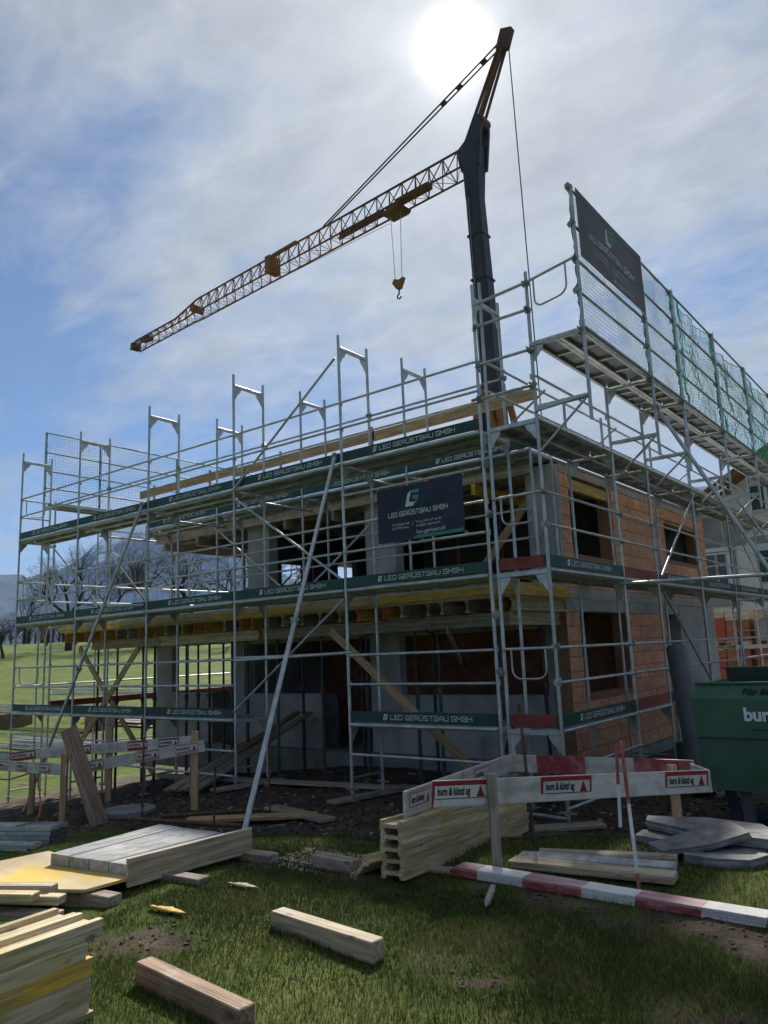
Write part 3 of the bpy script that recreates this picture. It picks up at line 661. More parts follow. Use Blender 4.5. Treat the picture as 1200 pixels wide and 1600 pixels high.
# ------------------------------------------------------------------ safety nets
def net(name, a, b, z0, z1, slack, m, label, step=.06, out=(1, 0, 0)):
    if slack > 1: step = .048
    a = Vector(a); b = Vector(b); d = (b - a); L = d.length; d.normalize(); f = Vector(out); nx = int(L / step); nz = int((z1 - z0) / step); sd = random.random() * 50
    pts = {}; MBn = MB(); base = (a + b) / 2; base.z = z0
    for i in range(nx + 1):
        for j in range(nz + 1):
            u = i / nx * L; w = z0 + (z1 - z0) * j / nz; e = abs(math.sin(math.pi * i / nx)) ** .5
            n1 = noise.noise((u * 1.3 + sd, w * 1.3, 1)); n2 = noise.noise((u * 3 + sd, w * 4, 5)); n3 = noise.noise((u * 9 + sd, w * 9, 7))
            p = a + d * (u + slack * (n2 * .07 + n3 * .02)) + f * (.03 + slack * e * (.06 + .10 * n1 + .03 * n3)); p.z = w - slack * e * (.10 * (j / nz if j < nz else 0) * (1 + n1)) + slack * n2 * .05
            pts[i, j] = p - base
    r = .0033 if m == 'net' else .0027
    v = []; fcs = []
    def seg(p, q):
        dd = q - p; x = dd.orthogonal(); x.normalize(); y = dd.normalized().cross(x); o = len(v)
        for c in (p, q):
            for k in range(3):
                t = k * 2.0944; v.append(c + x * (r * math.cos(t)) + y * (r * math.sin(t)))
        for k in range(3): fcs.append((o + k, o + (k + 1) % 3, o + 3 + (k + 1) % 3, o + 3 + k))
    for i in range(nx + 1):
        for j in range(nz + 1):
            if i < nx: seg(pts[i, j], pts[i + 1, j])
            if j < nz: seg(pts[i, j], pts[i, j + 1])
    o = obj(name, mesh_from(name, v, fcs, m), None, base)
    tag(o, label, 'safety net', 'green safety nets on the raised scaffold decks')
    # hem ropes
    for j in (0, nz):
        hb = MB(); hb.path([pts[i, j] + Vector((0, 0, random.uniform(-.01, .01))) for i in range(0, nx + 1, 2)], .007, 5)
        h = obj('hem_rope', hb.mesh('hem', 'net'), None); h.parent = o
    for i in (0, nx):
        hb = MB(); hb.path([pts[i, j] + Vector((random.uniform(-.012, .012), random.uniform(-.02, .02), 0)) for j in range(0, nz + 1)], .009, 5)
        h = obj('lacing_rope', hb.mesh('hem', 'net'), None); h.parent = o
    return o
NL = ['first bay at the corner below the grey banner', 'second bay, right of the grey banner', 'third bay, creased, right of the second post', 'fourth bay, sagging in dense folds', 'fifth bay near the right picture edge', 'farthest bay of the side scaffold']
for i in range(6):
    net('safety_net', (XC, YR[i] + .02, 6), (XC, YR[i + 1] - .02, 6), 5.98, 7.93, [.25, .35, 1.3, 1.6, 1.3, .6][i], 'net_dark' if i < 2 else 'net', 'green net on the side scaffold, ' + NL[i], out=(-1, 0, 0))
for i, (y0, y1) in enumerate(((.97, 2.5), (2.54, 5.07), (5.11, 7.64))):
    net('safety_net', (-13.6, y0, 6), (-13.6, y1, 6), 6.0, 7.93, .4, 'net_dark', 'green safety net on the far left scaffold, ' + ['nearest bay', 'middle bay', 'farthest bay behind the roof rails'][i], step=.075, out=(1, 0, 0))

# ------------------------------------------------------------------ banners
def cloth_banner(name, o0, ux, uz, w, h, face, m, label, back=None):
    """hanging sheet: o0 lower-left corner seen by the reader, ux to the right, uz up"""
    o0 = Vector(o0); ux = Vector(ux).normalized(); uz = Vector(uz).normalized(); f = Vector(face); nx, nz = 40, 24; v = []
    def wave(u, w_):
        e = min(u, 1 - u, w_, 1 - w_) * 6; e = min(1, e)
        return .012 * e * (noise.noise((u * 5, w_ * 3, 2)) + .6 * math.sin((u * 2.2 - w_ * 1.4) * 5)) + .010 * e * noise.noise((u * 12, w_ * 9, 4))
    for t in (0, -.002):
        for j in range(nz + 1):
            for i in range(nx + 1):
                u, q = i / nx, j / nz; sag = -.015 * math.sin(math.pi * u) * q
                v.append(ux * (u * w) + uz * (q * h + sag) + f * (wave(u, q) + t))
    n = (nx + 1) * (nz + 1); fs = []
    for j in range(nz):
        for i in range(nx):
            a = j * (nx + 1) + i; q = (a, a + 1, a + nx + 2, a + nx + 1); fs.append(q); fs.append(tuple(n + k for k in q[::-1]))
    ob = obj(name, mesh_from(name, v, fs, m, smooth=True), None, o0); tag(ob, label, 'banner'); return ob, wave
def put(par, name, me, o0, ux, uz, face, x, z, wave=None, w=1, h=1):
    """lay flat print on the banner, following its folds"""
    ux = Vector(ux).normalized(); uz = Vector(uz).normalized(); f = Vector(face); me = me.copy()
    bm = bmesh.new(); bm.from_mesh(me)
    for v in bm.verts:
        X = x + v.co.x; Z = z + v.co.z; u, q = X / w, Z / h; dz = (-.015 * math.sin(math.pi * u) * q) if wave else 0
        v.co = ux * X + uz * (Z + dz) + f * ((wave(u, q) if wave else 0) + .006)
    bm.to_mesh(me); bm.free(); o = obj(name, me); o.parent = par; return o
def poly_mesh(pts, m):
    b = MB(); b.add([(x, 0, z) for x, z in pts], [tuple(range(len(pts)))]); me = b.mesh('print', m)
    bm = bmesh.new(); bm.from_mesh(me); bmesh.ops.triangulate(bm, faces=bm.faces[:]); bmesh.ops.subdivide_edges(bm, edges=bm.edges[:], cuts=2); bm.to_mesh(me); bm.free(); return me
def lg(par, o0, ux, uz, face, x, z, s, mw, mt, wave, w, h):
    def T(pts): return [(px * s, pz * s) for px, pz in pts]
    put(par, 'logo_mark', poly_mesh(T([(0, 0), (.62, 0), (.72, .25), (.30, .25), (.47, 1.0), (.20, .80)]), mw), o0, ux, uz, face, x, z, wave, w, h)
    put(par, 'logo_mark', poly_mesh(T([(.50, 1.0), (1.12, 1.0), (1.05, .78), (.50, .80)]), mt), o0, ux, uz, face, x, z, wave, w, h)
    put(par, 'logo_mark', poly_mesh(T([(.55, .66), (1.06, .66), (.98, .30), (.68, .02), (.80, .42), (.55, .42)]), mt), o0, ux, uz, face, x, z, wave, w, h)
def banners():
    o0 = (-1.83, -.075, 3.50); ux, uz, fc = (1, 0, .004), (0, 0, 1), (0, -1, 0); w, h = 1.52, .82
    b, wv = cloth_banner('banner', o0, ux, uz, w, h, fc, 'navy', 'navy company banner with white lettering tied to the front scaffold rails')
    lg(b, o0, ux, uz, fc, .52, .50, .24, 'print_white', 'teal', wv, w, h)
    t, tw = stroke_text('LEO GERÜSTBAU GMBH', .062, 'print_white', th=.2, wide=1.0, gap=.4); k = 1.05 / tw
    for v in t.vertices: v.co.x *= k
    put(b, 'lettering', t, o0, ux, uz, fc, .20, .375, wv, w, h)
    for s, x, z, hh in (('Thunstrasse 8A', .27, .235, .048), ('CH-3700 Spiez', .27, .18, .048), ('/', .63, .20, .085), ('Phone 076 519 22 40', .70, .235, .048), ('mail@leo-geruest.ch', .70, .18, .048), ('leo-geruest.ch', .70, .075, .085)):
        me, ww = font_text(s, hh, 'print_white', 1.05); put(b, 'lettering', me, o0, ux, uz, fc, x, z, wv, w, h)['kind'] = 'stuff'
    put(b, 'stripe', poly_mesh([(.64, .0), (1.50, .0), (1.50, .052), (.68, .052)], 'teal'), o0, ux, uz, fc, 0, .004, wv, w, h)
    for x, z in ((-1.82, 4.32), (-1.05, 4.33), (-.31, 4.33), (-1.82, 3.49), (-1.05, 3.48), (-.31, 3.49)):
        m = MB(); c = Vector((x, -.05, z)) - Vector(o0); m.path([c + Vector((0, .03 * math.cos(a), .03 * math.sin(a))) for a in [k * .9 for k in range(8)]], .004, 5); e = obj('cable_tie', m.mesh('tie', 'print_white')); e.parent = b
    o0 = (1.64, .05, 6.93); ux, fc = (0, 1, 0), (1, 0, 0); w, h = 2.45, 1.0
    b, wv = cloth_banner('banner', o0, ux, uz, w, h, fc, 'banner_grey', 'grey backlit banner at the top of the right side scaffold')
    lg(b, o0, ux, uz, fc, .95, .58, .30, 'banner_print', 'teal', wv, w, h)
    t, tw = stroke_text('LEO GERÜSTBAU GMBH', .085, 'banner_print', th=.2, wide=1.0, gap=.4); k = 1.7 / tw
    for v in t.vertices: v.co.x *= k
    put(b, 'lettering', t, o0, ux, uz, fc, .35, .42, wv, w, h)
    for s, x, z, hh in (('Thunstrasse 8A', .5, .28, .07), ('CH-3700 Spiez', .5, .2, .07), ('Phone 076 519 22 40', 1.12, .28, .07), ('mail@leo-geruest.ch', 1.12, .2, .07), ('leo-geruest.ch', 1.15, .06, .13)):
        me, ww = font_text(s, hh, 'banner_print', 1.05); put(b, 'lettering', me, o0, ux, uz, fc, x, z, wv, w, h)['kind'] = 'stuff'
banners()

# ------------------------------------------------------------------ the unfinished house
H = thing('unfinished_house', 'two storey house shell of concrete and red clay blocks inside the scaffold', 'house', (-6.2, 7, -.25))
def brick_wall(par, y0, y1, z0, z1, holes, xf=-.3, name='brick_wall', bh=.25, bl=.42):
    """wall in the plane x = xf facing +X, built of separate clay blocks in front of a mortar core"""
    core = MB(); ys = sorted({y0, y1, *[h[0] for h in holes], *[h[1] for h in holes]}); zs = sorted({z0, z1, *[h[2] for h in holes], *[h[3] for h in holes]})
    base = par.location
    for a, b in zip(ys[:-1], ys[1:]):
        for c, d in zip(zs[:-1], zs[1:]):
            if any(h[0] < (a + b) / 2 < h[1] and h[2] < (c + d) / 2 < h[3] for h in holes): continue
            core.box((xf - .30, a, c), (xf - .012, b, d))
    core.v = [tuple(Vector(q) - base) for q in core.v]
    w = obj(name, core.mesh('core', 'mortar'), par, base)
    n = int(round((z1 - z0) / bh)); hh = (z1 - z0) / n
    for r in range(n):
        zc0, zc1 = z0 + r * hh + .006, z0 + (r + 1) * hh - .006
        segs = [(y0, y1)]
        for h in holes:
            if h[2] < zc1 - .12 and h[3] > zc0 + .12:
                segs = [t for s in segs for t in ((s[0], min(s[1], h[0])), (max(s[0], h[1]), s[1])) if t[1] - t[0] > .03]
        for s in segs:
            y = y0 - (bl / 2 if r % 2 else 0)
            while y < s[1]:
                a, b = max(y, s[0]), min(y + bl, s[1])
                if b - a > .04:
                    me = boxm(.10, round(b - a - .010, 2), round(zc1 - zc0, 3), 'brick', .004)
                    dx = random.uniform(-.003, .004)
                    obj('brick', me, w, (xf - .05 + dx, (a + b) / 2, (zc0 + zc1) / 2))
                y += bl
    return w
def house():
    P = H
    box('foundation', (-12.2, 2.95, -.6), (-.24, 11.65, -.04), 'concrete_dark', P)
    box('floor_slab', (-12.5, 1.06, 2.665), (-.30, 11.6, 2.86), 'concrete', P)
    # ground floor, front
    def wall(a, b, m='concrete', name='wall'): return box(name, a, b, m, P, .006)
    wall((-11.85, 3.2, -.04), (-11.2, 3.42, 2.40)); wall((-11.2, 3.2, -.04), (-9.65, 3.42, 1.12)); wall((-9.65, 3.2, -.04), (-8.9, 3.42, 1.14), 'shade_dark', 'shaded_wall')  # last low piece is a plain wall with its shade put into the colour
    wall((-8.9, 3.2, -.04), (-8.5, 3.42, 2.40)); wall((-8.498, 3.2, -.04), (-6.1, 3.42, 1.10)); wall((-4.75, 3.2, -.04), (-4.0, 3.42, 2.40)); wall((-3.998, 3.2, -.04), (-.86, 3.42, 1.08)); wall((-.858, 3.2, -.04), (-.62, 3.42, 2.42))
    wall((-8.5, 3.21, 2.2), (-.62, 3.41, 2.662)); wall((-11.85, 3.21, 2.42), (-8.5, 3.41, 2.662), name='lintel')
    # inside, masonry seen through the openings; brick colour darkened for indoor shade
    wall((-8.6, 6.0, -.04), (-.62, 6.2, 2.66), 'brick_dark', 'inner_wall'); wall((-8.6, 3.43, -.04), (-8.4, 11.4, 2.66), 'concrete_dark', 'inner_wall')
    box('ground_floor', (-12.1, 3.0, -.039), (-.35, 11.5, -.02), 'concrete_dark', P)
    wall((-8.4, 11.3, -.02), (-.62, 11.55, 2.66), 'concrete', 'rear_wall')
    box('door_leaf', (-6.08, 3.26, 0), (-5.7, 3.31, 1.1), 'prop_dark', P)
    # ground floor, brick side
    brick_wall(P, 2.92, 7.92, -.04, 2.46, [(3.44, 5.6, 1.06, 2.46)])
    box('lintel', (-.6, 2.92, 2.462), (-.292, 8.8, 2.664), 'concrete', P, .006)
    wall((-.58, 8.82, -.04), (-.288, 11.62, 2.66)); 
    for i in range(3):
        for j in range(2): tube('tie_hole', (-.29, 9.4 + i * .9, .7 + j * 1.2), (-.283, 9.4 + i * .9, .7 + j * 1.2), .018, 'shade_dark', P, 8)
    box('slab_edge', (-.60, 2.9, 2.668), (-.286, 11.63, 2.858), 'concrete', P, .006)
    # upper floor
    for a, b in ((-8.0, -7.3), (-4.5, -3.75), (-.86, -.32)): box('column', (a, 2.88, 2.862), (b, 3.16, 4.98), 'concrete', P, .008)
    box('column', (-.858, 2.90, 2.862), (-.296, 3.06, 4.96), 'concrete', P, .006)
    brick_wall(P, 3.06, 11.6, 2.862, 4.862, [(3.42, 5.36, 3.46, 4.862), (8.45, 11.0, 3.70, 4.73)])
    box('ring_beam', (-.59, 3.07, 4.864), (-.296, 11.6, 5.0), 'wood_grey', P)
    # inner walls and the left gable wall with its two openings
    wall((-8.0, 11.3, 2.862), (-.62, 11.5, 4.98), 'concrete', 'rear_wall')
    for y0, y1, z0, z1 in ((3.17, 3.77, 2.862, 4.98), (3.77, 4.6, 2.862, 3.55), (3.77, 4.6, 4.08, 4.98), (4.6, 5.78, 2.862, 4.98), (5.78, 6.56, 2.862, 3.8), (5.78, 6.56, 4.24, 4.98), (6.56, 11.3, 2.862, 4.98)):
        wall((-8.0, y0, z0), (-7.8, y1, z1), 'shade_dark', 'gable_wall')
    wall((-5.2, 5.9, 2.862), (-.62, 6.1, 4.98), 'shade_dark', 'inner_wall')  # coloured near-black for the shade of the upper floor
    for x, y, z in ((-3.9, 2.95, 2.87), (-1.6, 3.0, 2.87)): 
        for k in range(2): box('brick_stack', (x - .2, y - .2, z + k * .13), (x + .25, y + .1, z + k * .13 + .12), 'brick', P, .006)
    # roof deck still on its formwork
    box('roof_deck', (-11.4, 2.62, 5.02), (-.32, 11.6, 5.08), 'wood_old', P)
    for i in range(20):
        y = 2.75 + i * .45; bar('roof_joist', (-11.3, y, 4.925), (-.66, y, 4.925), .08, .185, 'wood_grey', P)
    for x in (-10.9, -9.6, -8.3, -6.6, -5.2, -3.2, -1.8): bar('roof_bearer', (x, 2.70, 4.73), (x, 11.2, 4.73), .08, .20, 'wood_yellow' if x > -3 else 'wood_grey', P)
    bar('lintel_beam', (-.40, 3.46, 4.72), (-.40, 5.34, 4.72), .10, .20, 'wood_yellow', P); bar('lintel_beam', (-.40, 8.5, 4.64), (-.40, 10.95, 4.64), .10, .16, 'wood_beam', P)
house()
def tarp():
    nx, ny = 26, 8; v = []
    for j in range(ny + 1):
        for i in range(nx + 1):
            x = -1.3 + 1.15 * i / nx; y = 1.0 + .5 * j / ny; v.append((x, y, 2.90 + .06 * noise.noise((x * 3, y * 4, 1)) + .03 * noise.noise((x * 9, y * 9, 3)) + .05))
    f = [(j * (nx + 1) + i, j * (nx + 1) + i + 1, (j + 1) * (nx + 1) + i + 1, (j + 1) * (nx + 1) + i) for j in range(ny) for i in range(nx)]
    o = obj('plastic_sheet', mesh_from('sheet', v, f, 'tarp', smooth=True)); md = o.modifiers.new('s', 'SOLIDIFY'); md.thickness = .004
    tag(o, 'crumpled white plastic sheet on the slab edge at the house corner', 'plastic sheet')
tarp()

# ------------------------------------------------------------------ slab formwork
def ibeam_mesh(L, m, flat=False):
    """timber I-beam along local X, 0.20 high, flanges 0.08 x 0.04"""
    k = ('ib', round(L, 2), m, flat)
    if k not in CACHE:
        p = [(-.04, -.10), (.04, -.10), (.04, -.062), (.014, -.056), (.014, .056), (.04, .062), (.04, .10), (-.04, .10), (-.04, .062), (-.014, .056), (-.014, -.056), (-.04, -.062)]
        if flat: p = [(z, -y) for y, z in p]
        b = MB(); n = 12; vs = [(-L / 2, y, z) for y, z in p] + [(L / 2, y, z) for y, z in p]
        b.add(vs, [(i, (i + 1) % n, n + (i + 1) % n, n + i) for i in range(n)])
        for o in (0, n):
            for q in ((0, 1, 2, 11), (2, 3, 10, 11), (3, 4, 9, 10), (4, 5, 8, 9), (5, 6, 7, 8)): b.add(vs, [tuple(o + k_ for k_ in q)])
        CACHE[k] = fixn(b.mesh('ibeam', m))
    return CACHE[k]
def ibeam(name, a, b, m, par=None, flat=False):
    a = Vector(a); b = Vector(b); d = b - a; return obj(name, ibeam_mesh(d.length, m, flat), par, (a + b) / 2, frame_q(d))
FW = thing('slab_formwork', 'yellow timber beam formwork carrying the balcony slab above the ground floor', 'formwork', (-6.3, 1.6, 2.2))
def formwork():
    P = FW; x = -12.5; i = 0
    yel = [0, 1, 2, 3, 4, 7, 8, 10, 11, 12, 14, 15, 21, 22, 27]
    while x < -.35:
        m = 'wood_yellow' if i in yel else 'wood_grey'; y0 = 1.02 + random.uniform(-.05, .07)
        j = ibeam('joist', (x, y0, 2.545), (x, 3.15, 2.545), m, P)
        if i in yel and i not in (10,):
            b = MB(); b.box((-.045, -.012, -.103), (.045, 0, -.055)); b.box((-.018, -.012, -.06), (.018, 0, .06)); b.box((-.045, -.012, .055), (.045, 0, .103))
            c = obj('end_cap', CACHE.setdefault('cap', b.mesh('cap', 'red_cap')), None); c.parent = j; mi = Matrix.Translation(j.location + P.location) @ j.rotation_quaternion.to_matrix().to_4x4()
            lm = mi.inverted() @ Matrix.Translation((x, y0 - .001, 2.545)); c.location = lm.to_translation(); c.rotation_mode = 'QUATERNION'; c.rotation_quaternion = lm.to_quaternion()
        x += random.choice((.33, .38, .42, .46, .50)); i += 1
    for y in (1.45, 2.75):
        for a, b in ((-12.0, -9.3), (-9.25, -6.1), (-6.05, -3.0), (-2.95, -.45)):
            dy = random.uniform(-.05, .05); ibeam('main_beam', (a, y + dy, 2.342), (b, y + dy, 2.342), 'wood_grey' if a > -7 else 'wood_beam', P)
    ibeam('edge_beam', (-.33, 1.15, 2.545), (-.33, 3.2, 2.545), 'wood_beam', P); ibeam('main_beam', (-.45, 1.3, 2.342), (-.45, 3.15, 2.342), 'wood_beam', P)
    box('plywood', (-12.55, 1.05, 2.647), (-.28, 3.18, 2.663), 'ply_yellow', P)
    for a, b, m, z, y in ((-12.6, -11.5, 'wood_yellow', 2.74, .98), (-12.0, -10.0, 'wood_yellow', 2.72, .93), (-10.05, -6.6, 'wood_new', 2.75, .96), (-6.7, -4.6, 'wood_yellow', 2.72, .92), (-4.9, -2.6, 'wood_new', 2.74, .97), (-2.7, -.15, 'wood_yellow', 2.74, .94)):
        bar('edge_board', (a, y, z), (b, y + random.uniform(-.02, .02), z + random.uniform(-.01, .02)), .05, .13, m, P, bev=.006)
    bar('edge_board', (-.22, .96, 2.76), (-.22, 2.9, 2.76), .06, .20, 'wood_yellow', P, bev=.006)
    for a, b, m in (((-12.25, 1.28, 2.3), (-9.2, 1.25, -.42), 'wood_new'), ((-9.75, 1.22, 2.22), (-12.3, 1.20, -.2), 'wood_new'), ((-3.9, 1.10, 2.32), (-.95, .92, .12), 'wood_new'), ((-1.6, 1.3, 2.22), (-2.2, 2.6, 1.7), 'wood_grey')):
        bar('brace_board', a, b, .035, .14, m, P, up=(0, -1, .01) if False else (0, 0, 1), bev=.004)
formwork()
def prop(x, y, z0, z1, m, label, tilt=0.0):
    t = thing('steel_prop', label, 'prop', (x, y, z0), 'dark steel props under the slab formwork')
    h = z1 - z0; tube('outer_tube', (x, y, z0), (x, y, z0 + h * .62), .030, m, t, 10); tube('inner_tube', (x, y, z0 + h * .62), (x, y, z1 - .01), .024, 'prop_dark', t, 10)
    b = MB(); b.box((-.06, -.06, 0), (.06, .06, .008)); pl = CACHE.setdefault('pplate', b.mesh('plate', 'prop_dark')); obj('base_plate', pl, t, (x, y, z0)); obj('head_plate', pl, t, (x, y, z1 - .009))
    b = MB(); b.tube((0, 0, -.05), (0, 0, .05), .042, n=10); b.box((-.09, -.01, -.012), (.09, .01, .012)); obj('adjusting_nut', CACHE.setdefault('pnut', fixn(b.mesh('nut', 'rust'))), t, (x, y, z0 + h * .62))
PX1 = [-11.7, -10.9, -9.9, -9.45, -8.35, -7.6, -6.9, -6.45, -5.6, -4.45, -3.4, -2.35, -1.9, -.75]; PX2 = [-11.3, -10.4, -9.6, -8.7, -7.3, -6.2, -4.6, -2.9, -1.5, -.7]
ORD = ['first', 'second', 'third', 'fourth', 'fifth', 'sixth', 'seventh', 'eighth', 'ninth', 'tenth', 'eleventh', 'twelfth', 'thirteenth', 'fourteenth']
for i, x in enumerate(PX1): prop(x, 1.45, gz0(x, 1.45) - .02, 2.24, 'prop_green' if i in (8, 12, 11) else 'prop_dark', 'slim steel prop in the front row under the formwork, %s from the left' % ORD[i])
for i, x in enumerate(PX2): prop(x, 2.75, gz0(x, 2.75) - .02, 2.24, 'prop_dark', 'slim steel prop in the rear row under the formwork, %s from the left' % ORD[i])
def small_prop(x, y, i):
    t = thing('steel_prop', 'rusty red prop on the upper floor, %s from the left' % ORD[i], 'prop', (x, y, 2.86), 'props on the upper floor'); tube('outer_tube', (x, y, 2.865), (x, y, 4.0), .03, 'toe_red', t); tube('inner_tube', (x, y, 4.0), (x, y, 4.62), .024, 'prop_dark', t)
for i, (x, y) in enumerate(((-9.6, 4.2), (-7.0, 4.0), (-5.6, 4.4), (-4.7, 4.2), (-3.2, 4.3), (-1.8, 3.6))): small_prop(x, y, i)
t = bar('brace_plank', (-10.6, 4.4, 2.9), (-8.3, 4.4, 4.6), .04, .2, 'wood_old', bev=.004); tag(t, 'dark diagonal plank bracing the open left end of the upper floor', 'plank')
t = bar('brace_plank', (-2.6, 3.5, 2.9), (-1.0, 3.4, 4.6), .04, .16, 'wood_new', bev=.004); tag(t, 'diagonal brown board behind the navy banner on the upper floor', 'plank')

# ------------------------------------------------------------------ tower crane
CR = thing('tower_crane', 'self erecting tower crane with yellow lattice jib standing behind the house', 'crane', (-10.9, 20.4, 0))
def crane():
    P = CR; r0 = Vector((-10.9, 20.4, 0)); top = Vector((-11.05, 20.1, 24.2))
    def loc(b, name, m): b.v = [tuple(Vector(q) - P.location) for q in b.v]; return obj(name, fixn(b.mesh(name, m)), P, P.location)
    def tapered(name, a, b, s0, s1, m, ch=.25):
        a = Vector(a); b = Vector(b); mb = MB(); vs = []
        for p, s in ((a, s0), (b, s1)):
            for i, j in ((-1, -1 + ch), (-1 + ch, -1), (1 - ch, -1), (1, -1 + ch), (1, 1 - ch), (1 - ch, 1), (-1 + ch, 1), (-1, 1 - ch)): vs.append((p.x + i * s / 2, p.y + j * s / 2, p.z))
        mb.add(vs, [(i, (i + 1) % 8, 8 + (i + 1) % 8, 8 + i) for i in range(8)] + [tuple(range(7, -1, -1)), tuple(range(8, 16))]); return loc(mb, name, m)
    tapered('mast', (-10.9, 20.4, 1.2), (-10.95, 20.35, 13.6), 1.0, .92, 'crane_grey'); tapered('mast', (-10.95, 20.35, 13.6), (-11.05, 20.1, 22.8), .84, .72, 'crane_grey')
    tapered('mast_head', (-11.05, 20.1, 22.8), (-10.95, 20.05, 25.3), .74, .95, 'crane_grey')
    for z in (14.2, 16.4, 18.6, 20.8): w = .86 - (z - 13.6) * .013 + .05; x = -10.95 - (z - 13.6) * .0109; y = 20.35 - (z - 13.6) * .027; box('mast_flange', (x - w / 2, y - w / 2, z), (x + w / 2, y + w / 2, z + .09), 'crane_grey', P)
    tube('power_cable', (-10.62, 19.93, 13.0), (-10.75, 19.72, 22.8), .03, 'cable', P, 6); tube('mast_rope', (-11.25, 19.9, 13.5), (-11.2, 19.7, 22.8), .02, 'galv_dull', P, 5)
    # head yoke
    b = MB()
    b.prism([(-11.5, 19.7, 24.2), (-10.5, 19.7, 24.2), (-10.25, 19.7, 26.2), (-10.3, 19.7, 26.75), (-10.65, 19.7, 26.75), (-10.9, 19.7, 25.9), (-11.6, 19.7, 25.4)], (0, 1, 0), .16); loc(b, 'head_plate', 'crane_grey')
    b = MB(); b.prism([(-11.5, 20.4, 24.2), (-10.5, 20.4, 24.2), (-10.25, 20.4, 26.2), (-10.3, 20.4, 26.75), (-10.65, 20.4, 26.75), (-10.9, 20.4, 25.9), (-11.6, 20.4, 25.4)], (0, 1, 0), .16); loc(b, 'head_plate', 'crane_grey')
    tube('pulley', (-10.45, 19.75, 26.5), (-10.45, 20.5, 26.5), .30, 'crane_brown', P, 14)
    apex = Vector((-8.85, 20.05, 30.1))
    for dy in (-.28, .28):
        tube('apex_strut', (-11.35, 20.1 + dy, 25.4), apex + Vector((-.1, dy * .5, 0)), .085, 'crane_brown', P, 8); tube('apex_strut', (-10.45, 20.1 + dy, 26.6), apex + Vector((.1, dy * .5, 0)), .075, 'crane_brown', P, 8)
    bar('apex_head', apex + Vector((-.18, 0, -.45)), apex + Vector((.16, 0, .45)), .6, .34, 'crane_brown', P, up=(0, 1, 0))
    # jib
    J0 = Vector((-11.45, 20.1, 24.75)); J1 = Vector((-41.8, 22.4, 25.0)); d = (J1 - J0).normalized(); s = Vector((-d.y, d.x, 0)).normalized(); L = (J1 - J0).length; n = 34
    def hgt(t): return 1.28 if t < .74 else 1.28 - (.55 * min(1, (t - .74) / .08))
    def wid(t): return .48 if t < .74 else .40
    def nod(t):
        c = J0 + d * (L * t) + Vector((0, 0, -.35)); h = hgt(t); return c + Vector((0, 0, h)), c + s * wid(t), c - s * wid(t)
    N = [nod(i / n) for i in range(n + 1)]
    for k, r in ((0, .07), (1, .062), (2, .062)):
        i = 0
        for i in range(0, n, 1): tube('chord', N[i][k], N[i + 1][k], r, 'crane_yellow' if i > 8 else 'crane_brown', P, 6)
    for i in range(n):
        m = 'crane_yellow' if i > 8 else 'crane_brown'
        mid = (N[i][0] + N[i + 1][0]) / 2
        for k in (1, 2): tube('lattice_bar', N[i][k], mid, .031, m, P, 5); tube('lattice_bar', mid, N[i + 1][k], .031, m, P, 5)
        tube('lattice_bar', N[i][1], N[i][2], .018, m, P, 5)
        tube('lattice_bar', N[i][1 + i % 2], N[i + 1][2 - i % 2], .016, m, P, 5)
    j = 0.50
    c = J0 + d * (L * .475); bar('joint_housing', c + Vector((0, 0, .3)) - d * .2, c + Vector((0, 0, .3)) + d * .25, .85, 1.05, 'crane_yellow', P); bar('joint_arm', c + d * -2.2 + Vector((0, 0, .98)), c + Vector((0, 0, .95)), .2, .16, 'crane_yellow', P)
    bar('joint_housing', J0 + d * (L * .73) + Vector((0, 0, .05)), J0 + d * (L * .745) + Vector((0, 0, .3)), .8, .5, 'crane_yellow', P); bar('tip_winch', J0 + d * (L * .93) + Vector((0, 0, .0)), J0 + d * (L * .965) + Vector((0, 0, .1)), .5, .3, 'crane_brown', P)
    bar('tip_sheave', J1 - d * .3 + Vector((0, 0, -.1)), J1 + d * .15 + Vector((0, 0, -.1)), .6, .5, 'crane_brown', P)
    bar('name_board', J0 + d * 5.0 + s * -.50 + Vector((0, 0, .27)), J0 + d * 9.2 + s * -.50 + Vector((0, 0, .27)), .03, .5, 'crane_brown', P); bar('hoist_winch', J0 + d * 2.2 + Vector((0, 0, -.05)), J0 + d * 4.4 + Vector((0, 0, -.05)), .4, .26, 'crane_brown', P)
    T = J0 + d * 4.55 + Vector((0, 0, -.55)); bar('trolley', T - d * .55, T + d * .55, 1.0, .2, 'crane_brown', P, bev=.03)
    for q in (-.5, .5): tube('trolley_wheel', T + d * q - s * .5 + Vector((0, 0, .1)), T + d * q + s * .5 + Vector((0, 0, .1)), .15, 'crane_brown', P, 10)
    # ties, trolley rope
    TJ = J0 + d * (L * .325) + Vector((0, 0, .95))
    for dy in (-.07, .07): tube('tie_bar', apex + Vector((-.2, dy * 2, -.1)), TJ + Vector((0, dy, 0)), .045, 'crane_grey', P, 6)
    for f in (.10, .22, .30):
        p = apex.lerp(TJ, f); dd = (TJ - apex).normalized(); bar('tie_link', p - dd * .16, p + dd * .16, .20, .10, 'crane_grey', P)
    tube('guy_rope', apex + Vector((.15, 0, .1)), (-8.55, 20.2, 3.0), .028, 'cable', P, 6)
    tube('trolley_rope', J1 + Vector((0, 0, -.4)), J0 + d * 5 + Vector((0, 0, -.95)), .014, 'cable', P, 5)
    # hook block
    HK = T + Vector((0, 0, -4.0)) 
    for q in (-.28, .28): tube('hoist_rope', T + d * q * 1.2, HK + d * q * .8 + Vector((0, 0, .3)), .018, 'galv', P, 5)
    b = MB(); u = d
